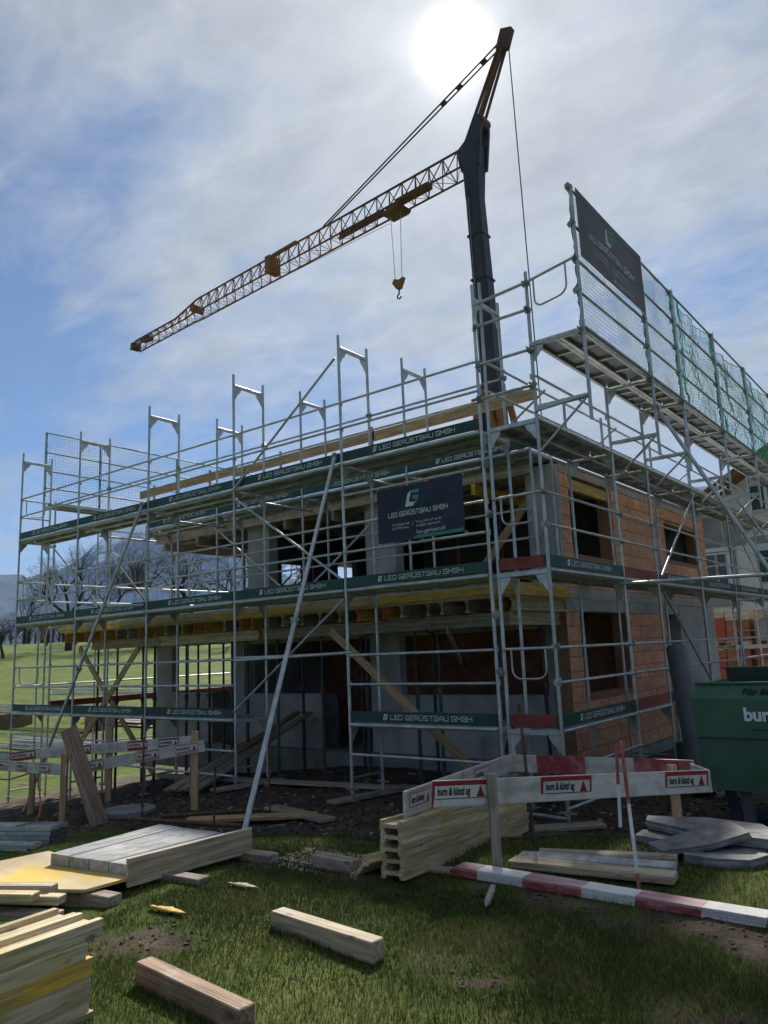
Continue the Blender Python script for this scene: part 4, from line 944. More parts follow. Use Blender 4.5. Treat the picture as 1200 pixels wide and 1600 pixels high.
    b.prism([HK + u * -.38 + s * -.12 + Vector((0, 0, .28)), HK + u * -.10 + s * -.12 + Vector((0, 0, .22)), HK + u * .22 + s * -.12 + Vector((0, 0, .36)), HK + u * .36 + s * -.12 + Vector((0, 0, .15)), HK + u * .1 + s * -.12 + Vector((0, 0, -.22)), HK + u * -.12 + s * -.12 + Vector((0, 0, -.22))], s, .24); loc(b, 'hook_block', 'crane_yellow')
    b = MB(); pts = [HK + Vector((0, 0, -.2)), HK + Vector((0, 0, -.5))] + [HK + Vector((0, 0, -.62)) + d * (.13 * math.sin(a)) + Vector((0, 0, .13 * math.cos(a))) for a in [k * .55 for k in range(9)]]; b.path(pts, .04, 6); loc(b, 'hook', 'prop_dark')
    # undercarriage and mast foot
    box('undercarriage', (-13.0, 18.4, .3), (-8.6, 22.4, 1.2), 'crane_yellow', P); box('ballast', (-9.0, 19.0, 1.22), (-7.4, 21.8, 3.6), 'concrete_dark', P)
    for x, y in ((-13, 18.4), (-8.8, 18.4), (-13, 22.4), (-8.8, 22.4)): tube('support_leg', (x, y, gz0(x, y)), (x, y, .8), .14, 'crane_yellow', P)
    for (a, b_) in (((-11.55, 19.75, 12.9), (-11.45, 19.8, 10.2)), ((-11.1, 19.7, 13.2), (-10.4, 19.7, 10.2)), ((-10.3, 20.6, 12.6), (-9.9, 20.7, 10.2))): bar('mast_guide', a, b_, .30, .26, 'crane_yellow', P)
    for dx in (-.75, .75): bar('slewing_frame', (-10.95 + dx, 19.9, 1.2), (-10.95 + dx * .62, 19.95, 12.6), .22, .3, 'crane_yellow', P, up=(0, 1, 0))
    for z in (4, 7, 10, 12.6): bar('frame_tie', (-11.6, 19.85, z), (-10.3, 19.85, z), .18, .2, 'crane_yellow', P)
    tube('mast_collar', (-11.45, 20.4, 13.45), (-10.45, 20.4, 13.45), .2, 'crane_brown', P, 10)
crane()

# ------------------------------------------------------------------ foreground timber
def solo(o, label, cat, group=None): return tag(o, label, cat, group)
def stack_beams(near, along, across, layers, cols, L, names, group, jit=.02):
    """I-beams lying on their sides; near = lower corner at the near end, along = beam direction"""
    al = Vector(along).normalized(); ac = Vector(across).normalized()
    k = 0
    for r in range(layers):
        for c in range(cols):
            j = random.uniform(-jit, jit); p = Vector(near) + ac * (.1 + c * .205 + random.uniform(-.006, .006)) + Vector((0, 0, .041 + r * .0815)) + al * j
            o = ibeam('timber_beam', p, p + al * L, 'wood_beam', None, True); solo(o, names(r, c), 'beam', group); k += 1
LV = ['bottom', 'second lowest', 'third lowest', 'fourth lowest', 'top']
# stack behind the right barrier
dirn = Vector((1.40 - 1.577, -2.06 + 4.26, -.12))
stack_beams((1.577 - .2, -4.262 - .02, .30), dirn, (1, .08, 0), 5, 1, 2.25, lambda r, c: 'pale timber I-beam in the stack behind the right barrier, %s layer' % LV[r], 'beams stacked behind the right barrier')
o = ibeam('timber_beam', (1.20, -4.32, .34), (1.05, -2.6, .18), 'wood_beam'); o.rotation_quaternion = o.rotation_quaternion @ Quaternion((1, 0, 0), math.radians(38)); solo(o, 'single tilted timber I-beam leaning against the left of the beam stack', 'beam')
def timber(name, a, b, w, h, m, label, cat='timber', group=None, bev=.006, up=(0, 0, 1)): return solo(bar(name, a, b, w, h, m, None, up, bev), label, cat, group)
timber('bearer', (1.2, -3.92, .255), (1.86, -3.80, .255), .10, .09, 'wood_grey', 'short bearer timber under the front of the beam stack')
timber('bearer', (1.1, -2.55, .08), (1.72, -2.45, .09), .10, .22, 'wood_grey', 'short bearer timber under the rear of the beam stack')
timber('squared_timber', (.66, -4.20, .32), (1.08, -4.22, .32), .12, .10, 'wood_grey', 'short grey squared timber left of the beam stack')
timber('squared_timber', (1.40, -5.36, .325), (2.27, -5.44, .325), .105, .115, 'wood_pale', 'pale squared timber lying alone in the middle of the lawn')
timber('squared_timber', (1.36, -6.30, .325), (2.26, -6.38, .325), .10, .115, 'wood_old', 'brown squared timber at the bottom of the picture')
# near-left stack
al = Vector((-.06, -.5, 0))
LV7 = ['lowest', 'second lowest', 'third lowest', 'fourth lowest', 'fifth lowest', 'sixth lowest', 'second from top', 'topmost']
for r in range(7):
    for c in range(2):
        z = .18 + r * .079; jj = random.uniform(-.035, .035) + (0.02 if r == 6 else -.03); a = Vector((1.40 - c * .20 + random.uniform(-.008, .008), -6.67 + jj, z)); d = Vector((.10, -1, .01)).normalized()
        if r == 6 and c == 0: d = Vector((.08, -1, .012)).normalized()
        solo(ibeam('timber_beam', a, a + d * 2.4, 'wood_beam' if (r * 3 + c) % 4 else 'wood_yellow', None, True), 'yellowed timber I-beam in the stack at lower left, %s layer, %s column' % (LV7[r if r < 5 else r + 1], 'right' if c == 0 else 'left'), 'beam', 'beams stacked at the lower left')
for y in (-6.95, -8.2): timber('bearer', (1.0, y, .16), (1.65, y + .02, .16), .1, .09, 'wood_grey', 'bearer under the lower left beam stack, %s one' % ('front' if y > -7 else 'rear'))
# formwork panel with side board and plywood sheet
FP = thing('formwork_panel', 'grey cement stained formwork panel with raised side board on the lawn', 'formwork panel', (-.6, -4.9, .3))
def panel():
    A, B, Cc, D = [Vector(q) for q in ((-.15, -5.38, .45), (-.07, -4.33, .45), (-1.14, -4.40, .45), (-1.04, -5.51, .45))]
    for i in range(4):
        t0, t1 = i / 4 + .006, (i + 1) / 4 - .006; q = [A.lerp(D, t0), B.lerp(Cc, t0), B.lerp(Cc, t1), A.lerp(D, t1)]; b = MB(); b.prism([p - Vector((0, 0, .085)) - FP.location for p in q], (0, 0, 1), .08 + .003 * (i % 2)); obj('board', fixn(b.mesh('board', 'panel_grey')), FP, FP.location)
    side = bar('side_board', (-.12, -5.42, .40), (-.03, -4.28, .41), .03, .20, 'wood_pale', FP, bev=.003)
    for i in range(3): p = A.lerp(B, .15 + i * .35); bar('cross_batten', p + Vector((-.03, 0, -.135)), p + Vector((-.95, -.09, -.135)), .08, .09, 'wood_grey', FP)
panel()
def ply():
    v = [(-1.62, -6.1, .34), (-1.5, -5.27, .34), (-.12, -5.40, .345), (-.14, -5.74, .345), (-.75, -6.05, .34), (-1.2, -6.4, .34)]; b = MB(); b.prism(v, (0, 0, 1), .021); me = fixn(b.mesh('ply', 'ply_yellow'))
    o = obj('plywood_sheet', me); solo(o, 'yellow stained plywood sheet in front of the grey formwork panel', 'plywood sheet')
ply()
for i, (x, y) in enumerate(((-.05, -5.62), (.17, -5.02), (.15, -4.28))):
    timber('bearer', (x - .9, y - .12, .265), (x + .12, y - .02, .275), .12, .12, 'wood_grey', 'grey bearer timber sticking out under the formwork panel, %s' % ['near the plywood', 'at the middle', 'at its far right corner'][i])
for i, (a, b, z, m) in enumerate((((-.9, -6.42), (.02, -6.02), .285, 'wood_grey'), ((-.95, -6.36), (-.06, -5.96), .36, 'wood_beam'), ((-1.0, -6.32), (-.22, -5.93), .40, 'wood_grey'), ((-1.0, -6.52), (-.15, -6.10), .40, 'wood_beam'))):
    timber('plank', (*a, z), (*b, z + .01), .10, .055, m, 'plank in the small pile at the left edge beside the plywood, %s' % ['lowest', 'second', 'upper back', 'upper front'][i], 'plank', 'planks piled beside the plywood')
# wood pile leaning to the scaffold, planks in the soil
for i in range(6):
    a = Vector((-6.3 + i * .10, -.55 + i * .05, -.27 + .02 * (i % 2))); b = Vector((-6.75 + i * .12, 2.9, .62 + .06 * (i % 3)))
    timber('plank', a, b, .16, .045, 'wood_grey' if i % 2 else 'wood_old', 'plank in the leaning pile beside the left doorway, %s from the left' % ORD[i], 'plank', 'planks leaning under the formwork')
for i, (a, b, m, l) in enumerate((((-3.6, -2.2, -.17), (-2.3, -1.05, -.19), 'wood_new', 'light board lying in the soil left of the raking strut'), ((-3.3, -.95, -.20), (-1.95, -1.2, -.2), 'wood_grey', 'grey plank flat on the soil right of the raking strut'), ((-4.3, -2.7, -.12), (-2.4, -2.3, -.1), 'rust', 'rusty pole lying across the soil by the formwork panel'), ((-4.0, -2.3, -.14), (-3.1, -1.3, -.15), 'rust', 'rusty pole lying beside the light board in the soil'), ((-2.75, -.28, -.21), (-2.45, 1.0, -.2), 'wood_grey', 'base plank under the scaffold post right of the doorway'), ((-5.3, -.35, -.22), (-5.0, .95, -.21), 'wood_grey', 'base plank under the scaffold post by the leaning planks'), ((.55, -.35, -.22), (1.2, .2, -.21), 'wood_grey', 'base plank under the corner scaffold posts'), ((-7.5, .2, -.2), (-2.6, 1.0, -.19), 'wood_grey', 'long sill plank on the soil in front of the house wall'), ((-2.6, 1.1, -.19), (-.6, 1.2, -.19), 'wood_grey', 'short sill plank in front of the right house corner'))):
    if m == 'rust': solo(tube('pole', a, b, .028, m), l, 'pole')
    else: timber('plank', a, b, .24, .045, m, l, 'plank')
for i, (x, y, h, t) in enumerate(((-4.19, -2.48, 1.15, .02), (-2.45, -2.69, .75, .03), (-3.05, -1.2, 1.15, -.02), (1.86, -2.79, 1.15, -.06))):
    z = gz(x, y); b = MB(); b.tube((0, 0, -.1), (t, 0, h), .013, n=6); b.path([(t * .3 + .03 * math.cos(a), .03 * math.sin(a), .25 + .004 * k) for k, a in enumerate([q * .8 for q in range(8)])], .008, 5)
    solo(obj('rebar_stake', fixn(b.mesh('stake', 'rust')), None, (x, y, z)), 'rusty steel stake driven in the ground, ' + ['at the pit beside the manhole ring', 'short one by the panel corner', 'beside the raking strut foot', 'behind the right barrier near the red rod'][i], 'stake')

# ------------------------------------------------------------------ barriers
BK, BKW = font_text('burn & künzl ag', .088, 'black_ink', .95, .003)
def sticker(par, c, d, f, L=.50, H=.165, pale=False):
    """printed label on a barrier board: red frame, white field, lettering, triangle"""
    d = Vector(d).normalized(); f = Vector(f).normalized(); up = d.cross(-f) if d.cross(-f).z > 0 else d.cross(f); c = Vector(c); q = Matrix((d, -f, up)).transposed().to_quaternion()
    def sub(name, me, x, z, lift, sx=1, sz=1):
        o = obj(name, me, None); o.parent = par; w = Matrix.Translation(c + d * x + up * z + f * lift) @ q.to_matrix().to_4x4() @ Matrix.Diagonal((sx, 1, sz, 1))
        pm = Matrix.Translation(par['_w']) @ par.rotation_quaternion.to_matrix().to_4x4(); lm = pm.inverted() @ w; l, r, s = lm.decompose(); o.location = l; o.rotation_mode = 'QUATERNION'; o.rotation_quaternion = r; o.scale = s; return o
    rect = CACHE.setdefault('srect', None) 
    def rm(m):
        k = ('rect', m)
        if k not in CACHE: b = MB(); b.add([(-.5, 0, -.5), (.5, 0, -.5), (.5, 0, .5), (-.5, 0, .5)], [(0, 1, 2, 3)]); CACHE[k] = b.mesh('rect', m)
        return CACHE[k]
    sub('label_frame', rm('sticker_pale' if pale else 'sticker_red'), 0, 0, .002, L, H); sub('label_field', rm('sticker_white'), 0, .006, .004, L * .91, H * .56)
    sub('lettering', BK, -L * .41, -.008, .006, L * .56 / BKW, H / .165 * .82)
    k = ('tri',)
    if k not in CACHE: b = MB(); b.add([(-.032, 0, 0), (.032, 0, 0), (0, 0, .075)], [(0, 1, 2)]); CACHE[k] = b.mesh('tri', 'sticker_red')
    sub('triangle_mark', CACHE[k], L * .33, -.028, .006, H / .165, H / .165); sub('rule', rm('black_ink'), 0, -.034, .006, L * .88, .006)
def bboard(par, a, b, face, segs=(), m='board_white', h=.19, t=.027, red=(), size=(.50, .165), pale=False):
    a = Vector(a); b = Vector(b); d = (b - a).normalized(); o = bar('board', a, b, t, h, m, par, bev=.003); o['_w'] = list((a + b) / 2)
    f = Vector(face); f = (f - d * f.dot(d)).normalized()
    for s in segs: sticker(o, a.lerp(b, s) + f * (t / 2), d, f, *size, pale)
    for s0, s1 in red:
        p, q = a.lerp(b, s0), a.lerp(b, s1); w = bar('red_band', p, q, t + .006, h + .004, 'paint_red', None); w.parent = o
        lm = (Matrix.Translation(Vector(o['_w'])) @ o.rotation_quaternion.to_matrix().to_4x4()).inverted() @ Matrix.Translation((p + q) / 2) @ w.rotation_quaternion.to_matrix().to_4x4(); w.location = lm.to_translation(); w.rotation_quaternion = lm.to_quaternion()
    del o['_w']; return o
def peg(par, x, y, h, m='wood_new', w=.085, name='post', lean=(0, 0)):
    z = gz(x, y); return bar(name, (x, y, z - .15), (x + lean[0], y + lean[1], z + h), w, w * .7, m, par, up=(.8, .6, 0), bev=.006)
RB = thing('barrier', 'red and white board barrier on stakes in front of the house corner', 'barrier', (2.2, -2.5, .2))
def rbar():
    P = RB; f = (.45, -.9, 0)
    a, b = Vector((1.57, -3.98, .86)), Vector((2.90, -1.50, .68)) 
    # front board, seen face-on, from the left stake to the right corner
    a = Vector((1.750, -4.108, 0.885)); b = Vector((3.011, -1.638, 0.689))
    bboard(P, a, b, f, (.085, .435, .90), size=(.50, .184))
    c = Vector((1.462, -4.076, 0.783)); d = Vector((0.565, -0.747, 0.604))
    bboard(P, c, d, (.85, -.5, 0), (.09, .60), size=(.50, .165), pale=True)
    e = Vector((0.553, -0.819, 0.598)); g = Vector((2.543, -0.500, 0.592))
    bboard(P, e, g, f, (), red=((.165, .44), (.70, .995)))
    h = Vector((2.497, -0.464, 0.559)); bboard(P, b + (b - h) * .02, h, (1, .2, 0))
    for p, q, m, hh in ((a.lerp(b, .185), 0, 'wood_grey', .93), (a.lerp(b, .86), .04, 'wood_new', .78), (e.lerp(g, .03), .05, 'wood_new', .85)):
        off = Vector((-.03, .045, 0)) if q else Vector((.035, -.04, 0)); x, y = p.x + off.x, p.y + off.y
        bar('post', (x, y, gz(x, y) - .2), (x - .01, y, p.z + .14), .075, .06, m, P, up=(.5, -.86, 0), bev=.006)
    return a, b, c, d, e, g
rb = rbar()
LB = thing('barrier', 'weathered board barrier round the shaft pit at the left of the scaffold', 'barrier', (-6, -1.8, -.4))
def lbar():
    P = LB
    A = Vector((-5.994, -2.550, 0.379)); A0 = Vector((-8.992, -2.537, 0.307)); B = Vector((-4.233, -1.384, 0.664)); B0 = Vector((-5.838, -2.498, 0.399))
    bboard(P, A0, A, (.5, -.85, 0), (.35, .56, .80), size=(.36, .15), h=.165, pale=True); bboard(P, B0, B, (.5, -.85, 0), (.13, .56, .86), size=(.36, .15), h=.165, pale=True)
    Cc = Vector((-9.070, -1.317, 0.320)); D = Vector((-5.973, -0.258, 0.534)); bboard(P, Cc, D, (.5, -.85, 0), (.29, .66, .86), size=(.42, .16), h=.18); bboard(P, Vector((-10.390, -1.786, 0.165)), Cc, (.5, -.85, 0), (.72,), size=(.6, .16), h=.18)
    for p, dz, m, h in ((Vector((-6.069, -2.549, 0.402)), .22, 'wood_new', 1), (Vector((-7.657, -0.782, 0.508)), .28, 'wood_new', 1), (Vector((-8.606, -1.700, 0.192)), .05, 'wood_new', 1), (Vector((-4.401, -1.439, 0.617)), .26, 'wood_new', 1), (Vector((-5.823, -0.362, 0.372)), .2, 'wood_old', 1)):
        x, y = p.x, p.y; bar('post', (x, y, gz0(x, y) - .25), (x + .02, y, p.z + dz), .10, .06, m, P, up=(.5, -.86, 0), bev=.006)
    a, b = Vector((-4.947, -2.589, -0.407)), Vector((-5.593, -2.771, 1.015)); bar('leaning_plank', a, b, .035, .24, 'wood_old', P, up=(.78, .62, 0), bev=.004)
lbar()
# measuring rods
for i, (b_, t_, l, lab) in enumerate((((3.10, -3.72, .2), (2.92, -3.35, 1.22), 1.1, 'red and white surveying rod leaning on the barrier and reaching the lawn'), ((2.86, -3.36, .62), (2.80, -3.15, 1.17), .6, 'short red and white rod hung on the barrier board'))):
    t = thing('range_rod', lab, 'rod', b_); a, b = Vector(b_), Vector(t_); n = 5 if i == 0 else 2
    for k in range(n): tube('rod_band', a.lerp(b, k / n), a.lerp(b, (k + 1) / n), .013, ('paint_red' if k in (0, 3, 4) else 'paint_white') if n == 5 else ('paint_white', 'paint_red')[k], t, 8)
x, y = 2.33, -4.33; b = MB(); b.tube((0, 0, 0), (.34, .06, .02), .026, n=5); b.tube((.34, .06, .02), (.46, .08, .02), .026, .004, n=5)
solo(obj('wooden_peg', fixn(b.mesh('peg', 'wood_grey')), None, (2.18, -4.05, gz(2.2, -4.1) + .02), Quaternion((0, 0, 1), math.radians(-75))), 'pointed wooden peg lying by the foot of the barrier stake', 'peg')
# pile of red and white boards, white planks, stone slabs
for i in range(3):
    t = thing('marking_board', 'long red and white board on the lawn at right, %s of the pile' % ['lowest', 'middle one', 'topmost'][i], 'board', (2.7, -3.7, .3), 'red and white boards piled on the lawn'); t['group'] = 'red and white boards piled on the lawn'
    a = Vector((1.70 + i * .03, -3.84 + .012 * i, .285 + i * .021)); bq = Vector((4.7 + .05 * i, -3.80 - .012 * i, .285 + i * .021)); cuts = [(0, .088, 'paint_red'), (.088, .21, 'paint_white'), (.21, .355, 'paint_red'), (.355, .475, 'paint_white'), (.475, .61, 'paint_red'), (.61, .73, 'paint_white'), (.73, .87, 'paint_red'), (.87, 1, 'paint_white')]
    for c0, c1, m in cuts: bar('painted_section', a.lerp(bq, max(0, c0 - .012 * i if c0 else 0)), a.lerp(bq, c1 - .012 * i if c1 < 1 else 1), .15, .019, 'paint_faded' if i == 2 and m == 'paint_red' else m, t, bev=.002)
for i, (a, b, z) in enumerate((((2.0, -3.45), (3.2, -3.30), .30), ((1.98, -3.28), (3.12, -3.05), .295), ((2.05, -3.10), (3.05, -2.78), .285))):
    timber('plank', (*a, z), (*b, z + .01), .17, .055, ['wood_pale', 'panel_grey', 'wood_grey'][i], 'pale plank on the lawn between the barrier and the stone slabs, %s row' % ['front', 'middle', 'back'][i], 'plank')
def slab(c, L, W, T, rz, seed, label, tilt=(0, 0)):
    rr = random.Random(seed); n = 7; out = []
    for i in range(n):
        a = 2 * math.pi * i / n + rr.uniform(-.25, .25); k = 1 / max(abs(math.cos(a)), abs(math.sin(a))) ** .95 * rr.uniform(.88, 1.0); out.append((L / 2 * k * math.cos(a), W / 2 * k * math.sin(a)))
    bm = bmesh.new(); rings = []
    for z, e in ((-T / 2, .99), (-T * .1, 1.0), (T * .12, .975), (T / 2, .985)): rings.append([bm.verts.new((x * e * rr.uniform(.985, 1.015), y * e * rr.uniform(.98, 1.02), z + rr.uniform(-.004, .004))) for x, y in out])
    for r0, r1 in zip(rings[:-1], rings[1:]):
        for i in range(n): bm.faces.new((r0[i], r0[(i + 1) % n], r1[(i + 1) % n], r1[i]))
    bm.faces.new(rings[0][::-1]); bm.faces.new(rings[-1]); bmesh.ops.recalc_face_normals(bm, faces=bm.faces)
    me = bpy.data.meshes.new('slab'); bm.to_mesh(me); bm.free(); me.materials.append(MATS['stone']); o = obj('stone_slab', me, None, c); o.rotation_euler = (tilt[0], tilt[1], rz); solo(o, label, 'stone slab')
slab((3.12, -2.12, .385), 1.2, .55, .07, math.radians(-4), 1.0, 'large pale stone slab on top at the right edge'); slab((3.0, -2.2, .30), .95, .5, .07, math.radians(6), 2.0, 'thin stone slab under the large pale slab')
slab((3.14, -2.50, .385), .75, .34, .05, math.radians(40), 3.0, 'tilted broken stone slab in front of the large one', (.12, -.2)); slab((3.34, -2.55, .30), .66, .44, .07, math.radians(14), 4.0, 'brownish stone slab lowest at the right edge')
# ------------------------------------------------------------------ skip and pipes
SK = thing('skip', 'green steel skip container with white lettering at the right edge', 'skip', (3.6, 1.3, -.25))
def skip():
    P = SK; b = MB(); x0, x1, y0, y1 = 2.30, 5.2, .52, 2.2; zb, zr, zt = .22, 1.24, 1.40
    def ring(i, z, e=0): return [(x0 + i, y0 + e, z), (x1 - i, y0 + e, z), (x1 - i, y1 - e, z), (x0 + i, y1 - e, z)]
    R = [ring(.02, zb, .04), ring(.0, .80, .0), ring(-.02, zr, -.02), ring(.03, zt, .07), ring(.09, zt, .13), ring(.12, .3, .16)]
    for r in R: b.v += r
    for k in range(5): b.f += [(4 * k + i, 4 * k + (i + 1) % 4, 4 * k + 4 + (i + 1) % 4, 4 * k + 4 + i) for i in range(4)]
    b.f += [(3, 2, 1, 0), (20, 21, 22, 23)]; b.m = [0] * len(b.f); b.sm = [False] * len(b.f); b.v = [tuple(Vector(q) - P.location) for q in b.v]
    obj('body', fixn(b.mesh('skip', 'skip_green')), P, P.location)
    bar('seam', (x0 - .012, y0 - .008, .80), (x1, y0 - .008, .80), .012, .012, 'skip_dark', P); bar('rim', (x0 + .02, y0 + .06, zt + .01), (x1 - .02, y0 + .06, zt + .01), .05, .025, 'skip_green', P, bev=.006)
    box('rear_panel', (x0 + .05, 1.90, 1.30), (x1, 1.93, 1.52), 'skip_dark', P); bar('lid_rim', (x0 + .0, 1.92, 1.535), (x1, 1.92, 1.535), .05, .03, 'skip_green', P, bev=.01)  # rear panel painted dark for the shade inside the skip
    for x, m in ((2.62, 'steel_blue'), (2.72, 'pipe_grey'), (4.6, 'steel_blue')): bar('leg', (x, .75, -.28), (x - .08 if x < 2.7 else x, .72, .24), .12, .09, m, P, up=(0, 1, 0), bev=.01)
    bar('skid', (2.55, .75, -.18), (2.85, 2.1, -.18), .1, .1, 'steel_blue', P)
    for s, x, z, h, m, w, bo, sl in (('Für Ihre', 2.84, 1.285, .105, 'black_ink', 1.1, .004, .25), ('burn & künzl', 2.84, 1.0, .20, 'print_white', .95, .008, 0)):
        me, ww = font_text(s, h, m, w, bo, sl); q = Quaternion((1, 0, 0), math.radians(-29) if z > 1.2 else math.radians(2.6)); obj('lettering', me, P, (x, y0 - (.014 if z < 1.2 else .010), z), q)
    me, ww = font_text('burn & künzl', .20, 'black_ink', .95, .008); obj('lettering_shadow', me, P, (2.85, y0 - .011, .990), Quaternion((1, 0, 0), math.radians(2.6)))
    bar('printed_rule', (2.90, y0 - .010, .90), (x1 - .2, y0 - .010, .90), .004, .012, 'black_ink', P)
skip()
def pipe(name, a, b, r, m, label, wall=.012):
    a = Vector(a); b = Vector(b); d = (b - a); q = Vector((0, 0, 1)).rotation_difference(d); L = d.length; n = 24; mb = MB(); vs = []
    for z, rr in ((0, r), (L, r), (L, r - wall), (0, r - wall)):
        for i in range(n): vs.append((rr * math.cos(2 * math.pi * i / n), rr * math.sin(2 * math.pi * i / n), z))
    for k in range(4): mb.add(vs, [(k * n + i, k * n + (i + 1) % n, ((k + 1) % 4) * n + (i + 1) % n, ((k + 1) % 4) * n + i) for i in range(n)], 0, k in (0, 2))
    o = obj(name, fixn(mb.mesh(name, m)), None, a, q); solo(o, label, 'pipe'); return o
pipe('drain_pipe', (1.72, 2.5, -.2), (1.22, 3.55, 1.78), .155, 'pipe_grey', 'wide dark grey pipe leaning on the scaffold beside the skip')
pipe('drain_pipe', (-.1, 3.55, -.14), (1.75, 3.3, -.1), .085, 'pipe_green', 'green drain pipe lying on the rubble by the brick wall'); pipe('drain_pipe', (1.05, 4.1, -.2), (1.05, 4.1, .28), .17, 'pipe_green', 'short upright green pipe end beside the skip'); pipe('drain_pipe', (1.1, 4.3, -.1), (.98, 4.5, 1.0), .09, 'pipe_green', 'dark green pipe standing behind the upright pipe end')
pipe('manhole_ring', (-5.2, -2.0, -.75), (-5.2, -2.0, -.27), .36, 'concrete_dark', 'round concrete manhole ring beside the shaft pit', .09)
o = tube('manhole_cover', (-5.2, -2.0, -.265), (-5.2, -2.0, -.20), .38, 'concrete_dark', None, 24); solo(o, 'concrete manhole cover on the ring beside the pit', 'manhole cover')
# steel profiles and hose at the left edge
def profiles():
    a, b = Vector((-4.460, -3.542, -0.140)), Vector((-6.068, -3.983, -0.220)); d = (b - a).normalized(); s = Vector((-d.y, d.x, 0)).normalized(); k = 0
    for r in range(4):
        for c in range(4):
            p = a + s * (c * .075 - .15) + Vector((0, 0, r * .055 - .13)) + d * random.uniform(-.02, .02); L = 2.3; m = MB()
            m.box((0, -.035, 0), (L, -.031, .05)); m.box((0, .031, 0), (L, .035, .05)); m.box((0, -.035, 0), (L, .035, .004)); m.box((0, -.035, .046), (L, -.02, .05)); m.box((0, .02, .046), (L, .035, .05))
            me = CACHE.setdefault('uprof', m.mesh('profile', 'galv')); solo(obj('steel_profile', me, None, p, frame_q(d)), 'galvanised profile in the left edge bundle, %s row, %s' % (['bottom', 'second', 'third', 'top'][r], ['rear', 'inner rear', 'inner front', 'front'][c]), 'profile', 'bundled steel profiles')
    for i in range(2):
        p = a + d * (.55 + .9 * i) + Vector((0, 0, -.14)); solo(bar('strap', p - s * .20 + Vector((0, 0, .235)), p + s * .13 + Vector((0, 0, .235)), .02, .004, 'black_ink'), 'black strap over the steel profile bundle, %s' % ['right one', 'left one'][i], 'strap')
    for i in range(3):
        p = (Vector((-4.188, -3.901, -0.200)), Vector((-3.991, -4.069, -0.170)), Vector((-4.056, -4.095, -0.200)))[i]; m = CACHE['uprof']; solo(obj('steel_profile', m, None, p, frame_q(d + Vector((.0, .04 * i, 0)))), 'loose galvanised profile on the grass before the bundle, %s' % ['back', 'middle', 'front'][i], 'profile')
    # hose hanging from the barrier
    b = MB(); P = [Vector((-8.852, -2.372, 0.058)), Vector((-8.596, -2.164, 0.012)), Vector((-8.368, -2.000, 0.066)), Vector((-8.065, -1.913, 0.146)), Vector((-7.969, -1.921, -0.057)), Vector((-7.780, -1.978, -0.291)), Vector((-7.417, -2.176, -0.446)), Vector((-7.109, -2.429, -0.544))]
    Q = []
    for i in range(len(P) - 1):
        p0, p1, p2, p3 = P[max(i - 1, 0)], P[i], P[i + 1], P[min(i + 2, len(P) - 1)]
        for k in range(5):
            t = k / 5; Q.append(.5 * ((2 * p1) + (p2 - p0) * t + (2 * p0 - 5 * p1 + 4 * p2 - p3) * t * t + (3 * p1 - p0 - 3 * p2 + p3) * t ** 3))
    b.path(Q, .014, 6); solo(obj('hose', b.mesh('hose', 'hose_orange')), 'thin orange hose hanging over the left barrier', 'hose')
profiles()
def litter(x, y, m, label, L=.28):
    b = MB(); n = 8; v = []
    for i in range(n + 1):
        t = i / n - .5
        for s in (-1, 1): v.append((t * L, s * (.034 * (1 - abs(t) * 1.2) + .006 * math.sin(t * 23 + s)) + .012 * math.sin(t * 4), .006 + .004 * math.sin(t * 7 + s * 2)))
    b.add(v, [(2 * i, 2 * i + 2, 2 * i + 3, 2 * i + 1) for i in range(n)], 0, True); o = obj('plastic_scrap', b.mesh('scrap', m), None, (x, y, gz(x, y) + .02)); md = o.modifiers.new('s', 'SOLIDIFY'); md.thickness = .004; solo(o, label, 'scrap')
litter(.62, -4.95, 'wood_pale', 'curled pale scrap on the lawn right of the formwork panel'); litter(.55, -5.55, 'wood_yellow', 'yellow scrap on the lawn before the formwork panel', .34)

